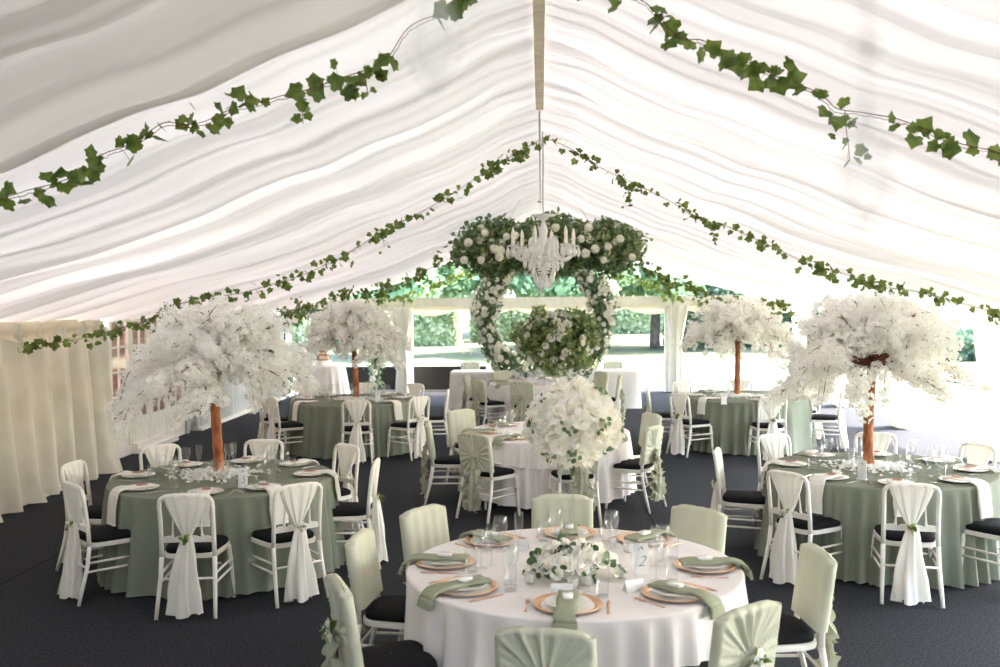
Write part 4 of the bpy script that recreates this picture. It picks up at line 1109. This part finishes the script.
def drape(x, y, ax, lab, ztop=2.1, wt=.42, wk=.10, wb=.30, zk=1.12, seed=0, lean=0, wtr=None, tie=True, mat='drape', grp='tied white drapes'):
    """cloth gathered at zk; ax 'x' or 'y' = the direction it spreads in; lean offsets the top"""
    rr = random.Random(seed); ph = [rr.random()*6 for _ in range(5)]
    t = thing('tied_drape', lab, 'drape', (x, y, 0), 0, grp)
    def f(v, a):
        z = ztop*(1-v) + .015*v; zk_v = 1-(zk/ztop)
        if v < zk_v: u = v/zk_v; w = wk + (wt-wk)*(1-u)**.7*(1-u*.25); c0 = lean*(1-u)**1.3
        else: u = (v-zk_v)/(1-zk_v); w = wk + (wb-wk)*u**.6; c0 = lean*.12*u
        th = .05+.10*w + .02
        c, s_ = cos(a), sin(a); k = 1+.16*sin(a*7+ph[0]+v)+.10*sin(a*15+ph[1]+2*v)
        p, q = c*w*(1+.03*sin(a*9+ph[2]))+c0, s_*th*k
        return (p, q, z) if ax == 'x' else (q, p, z)
    mb = MB(); mb.grid(ring_loft(np.linspace(0, 1, 30), 90, f), cu=True); mb.build('cloth', M[mat], t)
    if tie:
        mb = MB(); th = .05+.1*wk+.03
        mb.grid([[((cos(a)*(wk+.02)*k, sin(a)*th*k, zk+dz) if ax == 'x' else (sin(a)*th*k, cos(a)*(wk+.02)*k, zk+dz)) for a in np.linspace(0, 2*pi, 24, endpoint=False)] for dz, k in ((-.04, .95), (0, 1.08), (.04, .95))], cu=True)
        mb.build('tie_band', M[mat], t)
drape(-3.33, GY-.16, 'x', 'white drape tied to the left post of the open gable', 2.06, .31, .09, .19, 1.15, 1, -.04, mat='drape_dense')
drape(3.20, GY-.16, 'x', 'white drape tied to the right post of the open gable', 2.06, .27, .12, .19, 1.15, 2, .04, mat='drape_dense')
# right side: open bays between slim posts
RX = 6.2
mb = MB(); mb.box(RX-.05, RX+.05, -3, 23.5, 1.98, 2.08); struct(mb.build('trim_right', M['white_paint'], smooth=False))
for i, (y, lab) in enumerate(((10.0, ''), (13.45, 'nearest'), (16.75, 'second'), (20.1, 'third'), (23.2, 'far corner'))):
    mb = MB(); mb.box(RX-.045, RX+.045, y-.045, y+.045, 0, 2.0); struct(mb.build('trim_%d' % (20+i), M['white_paint'], smooth=False))
    if lab: drape(RX-.12, y, 'y', 'sheer white drape tied back at the %s post of the open right side' % lab, 2.08, .85, .14, .30, .98, 10+i, -.35, mat='drape')
pelmet('swag_pelmet', 'white swag pelmet along the eave of the open right side', (RX-.08, 9.0), (RX-.08, 23.3), 2.10, .16, 9, 'drape', hemsag=.05)
# low dark boards across the left of the gable
mb = MB(); mb.box(-6.0, -1.35, 23.62, 23.70, .0, .62); o = mb.build('low_board_panel', M['board'], None, smooth=False); tag(o, 'low dark boarding across the left half of the far opening', 'panel')
mb = MB(); mb.box(-6.0, -1.35, 23.55, 23.62, 0, .05); struct(mb.build('trim_4', M['alu'], smooth=False))
# ------------------------------------------------------------------ head table, cake table, arch
def rect_cloth(name, lab, x0, x1, y0, y1, zt, zb, mat, seed=0):
    rr = random.Random(seed); ph = [rr.random()*6 for _ in range(4)]
    cx, cy, hw, hd = (x0+x1)/2, (y0+y1)/2, (x1-x0)/2, (y1-y0)/2; n = 160; P = []
    def pt(t, grow, fold):
        a = t*2*pi; c, s_ = cos(a), sin(a); m = max(abs(c), abs(s_)); p = 14
        k = 1/((abs(c)**p+abs(s_)**p)**(1/p)); f = fold*sin(a*17+ph[0]+.6*sin(3*a))
        return cx+c*k*(hw+grow+f), cy+s_*k*(hd+grow+f)
    for k in (.01, .5, .97): P.append([(cx+(pt(i/n, 0, 0)[0]-cx)*k, cy+(pt(i/n, 0, 0)[1]-cy)*k, zt) for i in range(n)])
    for j in range(12):
        v = j/11; P.append([pt(i/n, .012+.03*v, .014*v)+(zt-.005-(zt-zb)*v,) for i in range(n)])
    o = MB().grid(P, cu=True).build(name, M[mat]); tag(o, lab, 'tablecloth'); return o
rect_cloth('tablecloth', 'white floor-length tablecloth on the left part of the head table', -1.86, -.62, 19.75, 20.5, .762, .012, 'white_cloth', 1)
rect_cloth('tablecloth', 'white floor-length tablecloth on the right part of the head table', .70, 1.98, 19.75, 20.5, .762, .012, 'white_cloth', 2)
for x0, x1, nm in ((-1.86, -.62, 'left'), (.70, 1.98, 'right')):
    t = thing('trestle_table', 'rectangular table under the %s head table cloth' % nm, 'table', ((x0+x1)/2, 20.12, 0)); w = (x1-x0)/2
    mb = MB(); mb.box(-w+.01, w-.01, -.36, .36, .72, .755); mb.build('tabletop', M['wood'], t, smooth=False)
    for sx in (-1, 1):
        for sy in (-1, 1): mb = MB(); mb.tube([(sx*(w-.1), sy*.28, 0), (sx*(w-.1), sy*.28, .72)], .015, 6); mb.build('leg', M['black_metal'], t)
    wine.place(((x0+x1)/2-.2, 19.95, .763), 0, 'clear stemmed wine glass on the %s part of the head table' % nm, 'wine glasses')
    flute.place(((x0+x1)/2+.2, 19.95, .763), 0, 'clear champagne flute on the %s part of the head table' % nm, 'champagne flutes')
    wine.place(((x0+x1)/2+.35*(1 if nm == 'right' else -1), 20.05, .763), 0, 'wine glass at the outer end of the %s part of the head table' % nm, 'wine glasses')
kx, ky = -4.86, 21.6
o = cloth_mb(.44, .80, .012, 12, 91, .22, .01, n=160, amp=.02).build('tablecloth', M['white_cloth']); o.location = (kx, ky, 0); tag(o, 'long white pleated cloth on the small round cake table', 'tablecloth')
t = thing('cake_table', 'small round table under the cake cloth', 'table', (kx, ky, 0)); mb = MB(); mb.lathe([(.001, .75), (.42, .75), (.42, .79), (.001, .79)], 32); mb.build('tabletop', M['wood'], t); mb = MB(); mb.lathe([(.25, 0), (.24, .02), (.03, .04), (.03, .75)], 20); mb.build('pedestal', M['black_metal'], t)
ck = thing('wedding_cake', 'four tier naked wedding cake on the small round table', 'cake', (kx-.03, ky-.02, .802))
z = 0
for i, (r, h) in enumerate(((.19, .13), (.145, .10), (.11, .09), (.075, .08))):
    mb = MB(); mb.lathe([(.001, z), (r, z), (r*1.01, z+h*.3), (r, z+h*.5), (r*1.01, z+h*.8), (r, z+h), (.001, z+h)], 32); mb.build('tier', M['cake'] if i in (1, 2) else M['icing'], ck, sharp=40)
    mb = MB(); mb.lathe([(r*.9, z+h), (r*1.02, z+h-.012), (r*1.03, z+h+.006), (r*.9, z+h+.01)], 32); mb.build('icing_edge', M['tag'] if i < 3 else M['icing'], ck); z += h
rng = np.random.default_rng(41)
for i in range(7):
    a = i*1.7; bloom('sugar_rose', RoseSMe, ck, (.16*cos(a)*(1-i*.1), -.12+.05*sin(a), .14+.045*i), (0, -1, .3), .028, rng)
# floral arch around the cake
ax0, ax1, ay, az = -6.02, -3.82, 22.2, 2.08
arch = thing('floral_arch', 'flower garlanded arch with peach and white roses behind the cake', 'floral arch', ((ax0+ax1)/2, ay, 0)); acx = (ax0+ax1)/2
mb = MB(); mb.tube([(ax0-acx+.1, 0, 0), (ax0-acx+.1, 0, az-.05), (ax1-acx, 0, az-.05), (ax1-acx, 0, 0)], .02, 6); mb.build('arch_frame', M['black_metal'], arch)
n = 2600; s = rng.uniform(0, 1, n); P = []
for v in s:
    if v < .2: q = (ax0+.1, .05+.7*v/.2)
    elif v < .72: q = (ax0+.1+(ax1-ax0-.1)*((v-.2)/.52), az-.1-.16*sin(v*19)**2)
    else: q = (ax1, .30+1.75*((v-.72)/.28))
    P.append((q[0]-acx, 0, q[1]))
P = np.array(P)+rng.normal(size=(n, 3))*np.array([.075, .07, .08])
leaf_mb(LEAF, P, rng.normal(size=(n, 3))+np.array([0, -.6, 0]), rng.uniform(.06, .12, n), rng).build('foliage', M['euc'], arch)
for i in range(34):
    q = P[rng.integers(n)]+np.array([0, -.10, 0]); o = bloom('rose', RoseSMe, arch, q, (0, -1, .2), rng.uniform(.05, .085), rng)

# ------------------------------------------------------------------ outside
mb = MB(); xs = np.linspace(-90, 110, 80); ys = np.linspace(-40, 150, 80)
mb.grid([[(x, y, -.05+.05*sin(x*.2)*sin(y*.15)+(.012*max(0, y-30)) if y > 26 else -.03) for x in xs] for y in ys]); struct(mb.build('lawn', M['lawn']))
mb = MB(); mb.grid([[(x, y, .0+(.012*max(0, y-30))) for x in (10.8, 11.7, 12.6)] for y in np.linspace(5, 60, 40)]); struct(mb.build('garden_path', M['paving']))
QUAD = (np.array([(-.5, -.5, 0), (.5, -.4, .1), (.45, .5, -.05), (-.4, .45, .12)]), [(0, 1, 2, 3)])
def hedge(x0, x1, y0, y1, h, lab, n, seed, mat='hedge', z0=0, s=(.10, .2), nm='hedge', bumps=.15):
    rng = np.random.default_rng(seed); t = thing(nm, lab, 'hedge', ((x0+x1)/2, (y0+y1)/2, z0)); hw, hd = (x1-x0)/2, (y1-y0)/2
    u = rng.uniform(-1, 1, n); top = rng.random(n) < .3; side = rng.random(n) < .15
    hh = h*(1+bumps*np.sin(u*hw*1.1+seed)+bumps*.5*np.sin(u*hw*2.9))
    x = u*hw; y = np.where(top, rng.uniform(-1, 1, n)*hd, -hd); z = np.where(top, hh, rng.uniform(0, 1, n)*hh)
    x = np.where(side & ~top, np.sign(rng.normal(size=n))*hw, x); y = np.where(side & ~top, rng.uniform(-1, 1, n)*hd, y)
    P = np.stack([x, y, z], 1)+rng.normal(size=(n, 3))*.07
    leaf_mb(QUAD, P, rng.normal(size=(n, 3))+np.array([0, -.5, .5]), rng.uniform(s[0], s[1], n), rng).build('leaves', M[mat], t, smooth=False)
    xs = np.linspace(-hw, hw, 40); mb = MB()
    H = h*(1+bumps*np.sin(xs*1.1+seed)+bumps*.5*np.sin(xs*2.9))*.96
    mb.grid([[(x, -hd+.06, 0), (x, -hd+.05, hz*.6), (x, -hd+.12, hz), (x, hd-.12, hz), (x, hd-.05, 0)] for x, hz in zip(xs, H)]); mb.build('inner_growth', M[mat], t)
    return t
hedge(-22, -7.4, 46, 48, 1.5, 'clipped light green hedge at the far left of the lawn', 9000, 1, z0=.15)
hedge(-6.6, -3.9, 45, 47, 1.75, 'clipped light hedge block behind the lawn left of the ring', 4000, 2, z0=.15)
hedge(-3.4, 1.4, 48, 50, 1.7, 'clipped light hedge behind the lawn, seen through the moon gate', 6000, 3, z0=.18)
hedge(1.9, 8.0, 55, 57, 2.1, 'far light green hedge between the two tree trunks', 6000, 4, z0=.25)
hedge(12.9, 27, 34, 36.0, .90, 'dark green shrub border on the right beyond the lawn', 9000, 5, 'darkleaf', .05, bumps=.22)
hedge(5.6, 12.5, 42, 44, 1.1, 'row of dark shrubs right of the open gable', 6000, 6, 'darkleaf', .1, bumps=.3)
def tree_meshes(seed, n=9000, kind='treeleaf', R_=3.6, H=4.2, s=(.16, .34)):
    rng = np.random.default_rng(seed); tr = MB(); br = MB()
    pts = [(0.05*sin(i*1.3+seed), .05*cos(i), i*.55) for i in range(8)]; tr.tube(pts, [.23-.016*i for i in range(8)], 12)
    cents = []
    for k in range(13):
        az = k*2.4+seed; el = rng.uniform(-.1, 1.1); L = rng.uniform(.45, .95)*R_; z0 = rng.uniform(1.9, 3.6)
        e = np.array([cos(az)*cos(el)*L, sin(az)*cos(el)*L, z0+sin(el)*L*.9+.2]); s0 = np.array([0, 0, z0])
        path = [s0*(1-t)+e*t+np.array([0, 0, .4*sin(pi*t)])+rng.normal(size=3)*.10*(t > 0) for t in np.linspace(0, 1, 7)]
        br.tube(path, list(np.linspace(.14, .03, 7)), 6, False); cents.append(e); cents.append(path[4])
    cents += [np.array([rng.normal()*R_*.3, rng.normal()*R_*.3, 2.6+H*.8+rng.normal()*.5]) for _ in range(6)]
    c = np.array(cents)[rng.integers(len(cents), size=n)]; d = rng.normal(size=(n, 3)); d /= np.linalg.norm(d, axis=1)[:, None]
    P = c+d*(rng.uniform(.3, 1, n)**.5*1.25)[:, None]*np.array([1, 1, .75])
    lf = leaf_mb(QUAD, P, rng.normal(size=(n, 3)), rng.uniform(s[0], s[1], n), rng)
    return tr.mesh('trunk', M['treebark']), br.mesh('branches', M['treebark']), lf.mesh('foliage', M[kind], smooth=False)
TM = [tree_meshes(3), tree_meshes(8)]; TD = tree_meshes(5, 7000, 'darkleaf', 2.2, 2.4)
def big_tree(x, y, v, sc, rz, lab, grp='garden trees beyond the lawn', ms=None):
    t = thing('garden_tree', lab, 'tree', (x, y, .012*max(0, y-30)-.05), rz, grp); t.scale = (sc, sc, sc)
    for me, nme in zip(ms or TM[v], ('trunk', 'branches', 'foliage')): link_mesh(nme, me, t)
big_tree(2.15, 43.5, 0, 1.0, .3, 'garden tree whose thick trunk shows right of the moon gate')
big_tree(4.9, 42, 1, 1.0, 1.0, 'garden tree whose trunk shows just left of the right gable drape')
big_tree(11.4, 43, 0, 1.0, 2.1, 'garden tree with pale trunk right of the rear right blossom tree')
for i, (x, y, v, sc, lab) in enumerate(((-4.8, 53, 1, 1.25, 'tall garden tree behind the light hedge left of the ring'), (-11.5, 52, 0, 1.3, 'broad garden tree behind the left hedge'), (-18, 54, 1, 1.3, 'garden tree at the far left beyond the hedge'),
    (.2, 58, 0, 1.5, 'tall garden tree directly behind the moon gate'), (7.5, 60, 1, 1.5, 'tall far tree between the gable post and the dark shrubs'), (15, 58, 0, 1.3, 'far garden tree above the shrub row on the right'),
    (-5.6, 37.5, 0, .95, 'nearer garden tree behind the left gable drape'), (.5, 38.5, 1, .95, 'nearer garden tree hidden behind the green arrangement'), (13.4, 42.5, 1, 1.0, 'garden tree behind the front right blossom tree'))):
    big_tree(x, y, v, sc, i*1.1, lab)
big_tree(7.0, 41, 0, .55, .5, 'small dark conifer-like tree right of the gable drape', 'dark shrubs', TD)
# tree stakes on the lawn
for x, l in ((463, 'left'), (466, 'middle'), (471, 'right')):
    q = at_z(x, 357, 0); mb = MB(); mb.tube([(0, 0, -.05), (0, 0, .62)], .022, 6); mb.tube([(0, 0, .62), (0, 0, .64)], [.022, .01], 6); o = mb.build('wooden_stake', M['wood'], None, loc=(q.x, q.y, .05)); tag(o, '%s of three thin wooden stakes on the lawn left of the ring' % l, 'stake', 'wooden stakes on the lawn')
# far house
hs = thing('garden_outbuilding', 'small distant outbuilding with purplish tiled roof at the right horizon', 'building', (25.0, 57, .05))
mb = MB(); mb.box(-1.1, 1.1, -.8, .8, 0, .42); mb.build('front_wall', M['paving'], hs, smooth=False)
mb = MB(); mb.add([(-1.2, -.9, .42), (1.2, -.9, .42), (1.2, .9, .42), (-1.2, .9, .42), (-.8, 0, .86), (.8, 0, .86)], [(0, 1, 5, 4), (2, 3, 4, 5), (0, 4, 3), (1, 2, 5)]); mb.build('tiled_roof', principled('rooftile', srgb(120, 88, 100), .8, scale=4), hs, smooth=False)

# ------------------------------------------------------------------ light
sun = bpy.data.lights.new('sun', 'SUN'); sun.energy = SUN_E; sun.angle = .009; sun.color = (1.0, .945, .90)
so = bpy.data.objects.new('sun', sun); C.objects.link(so)
sd = Vector((.52, .22, 1.05)).normalized(); so.rotation_euler = sd.to_track_quat('Z', 'Y').to_euler(); so.location = (20, 10, 30)
w = bpy.data.worlds.new('world'); S.world = w; w.use_nodes = True; nt = w.node_tree; nt.nodes.clear()
o = nt.nodes.new('ShaderNodeOutputWorld'); bg = nt.nodes.new('ShaderNodeBackground'); sky = nt.nodes.new('ShaderNodeTexSky')
sky.sky_type = 'NISHITA'; sky.sun_disc = False; sky.sun_elevation = radians(50); sky.sun_rotation = atan2(.8, .3); sky.dust_density = 3; sky.air_density = 1.0
bg.inputs[1].default_value = SKY_E
nt.links.new(sky.outputs[0], bg.inputs[0]); nt.links.new(bg.outputs[0], o.inputs[0])
S.view_settings.view_transform = 'Standard'; S.view_settings.look = 'None'; S.view_settings.exposure = EXPO; S.view_settings.gamma = 1
S.view_settings.use_curve_mapping = False
cy = S.cycles
cy.max_bounces = 24; cy.diffuse_bounces = 20; cy.glossy_bounces = 3; cy.transmission_bounces = 6; cy.transparent_max_bounces = 24
cy.use_denoising = True; cy.caustics_reflective = False; cy.caustics_refractive = False; cy.sample_clamp_indirect = 6
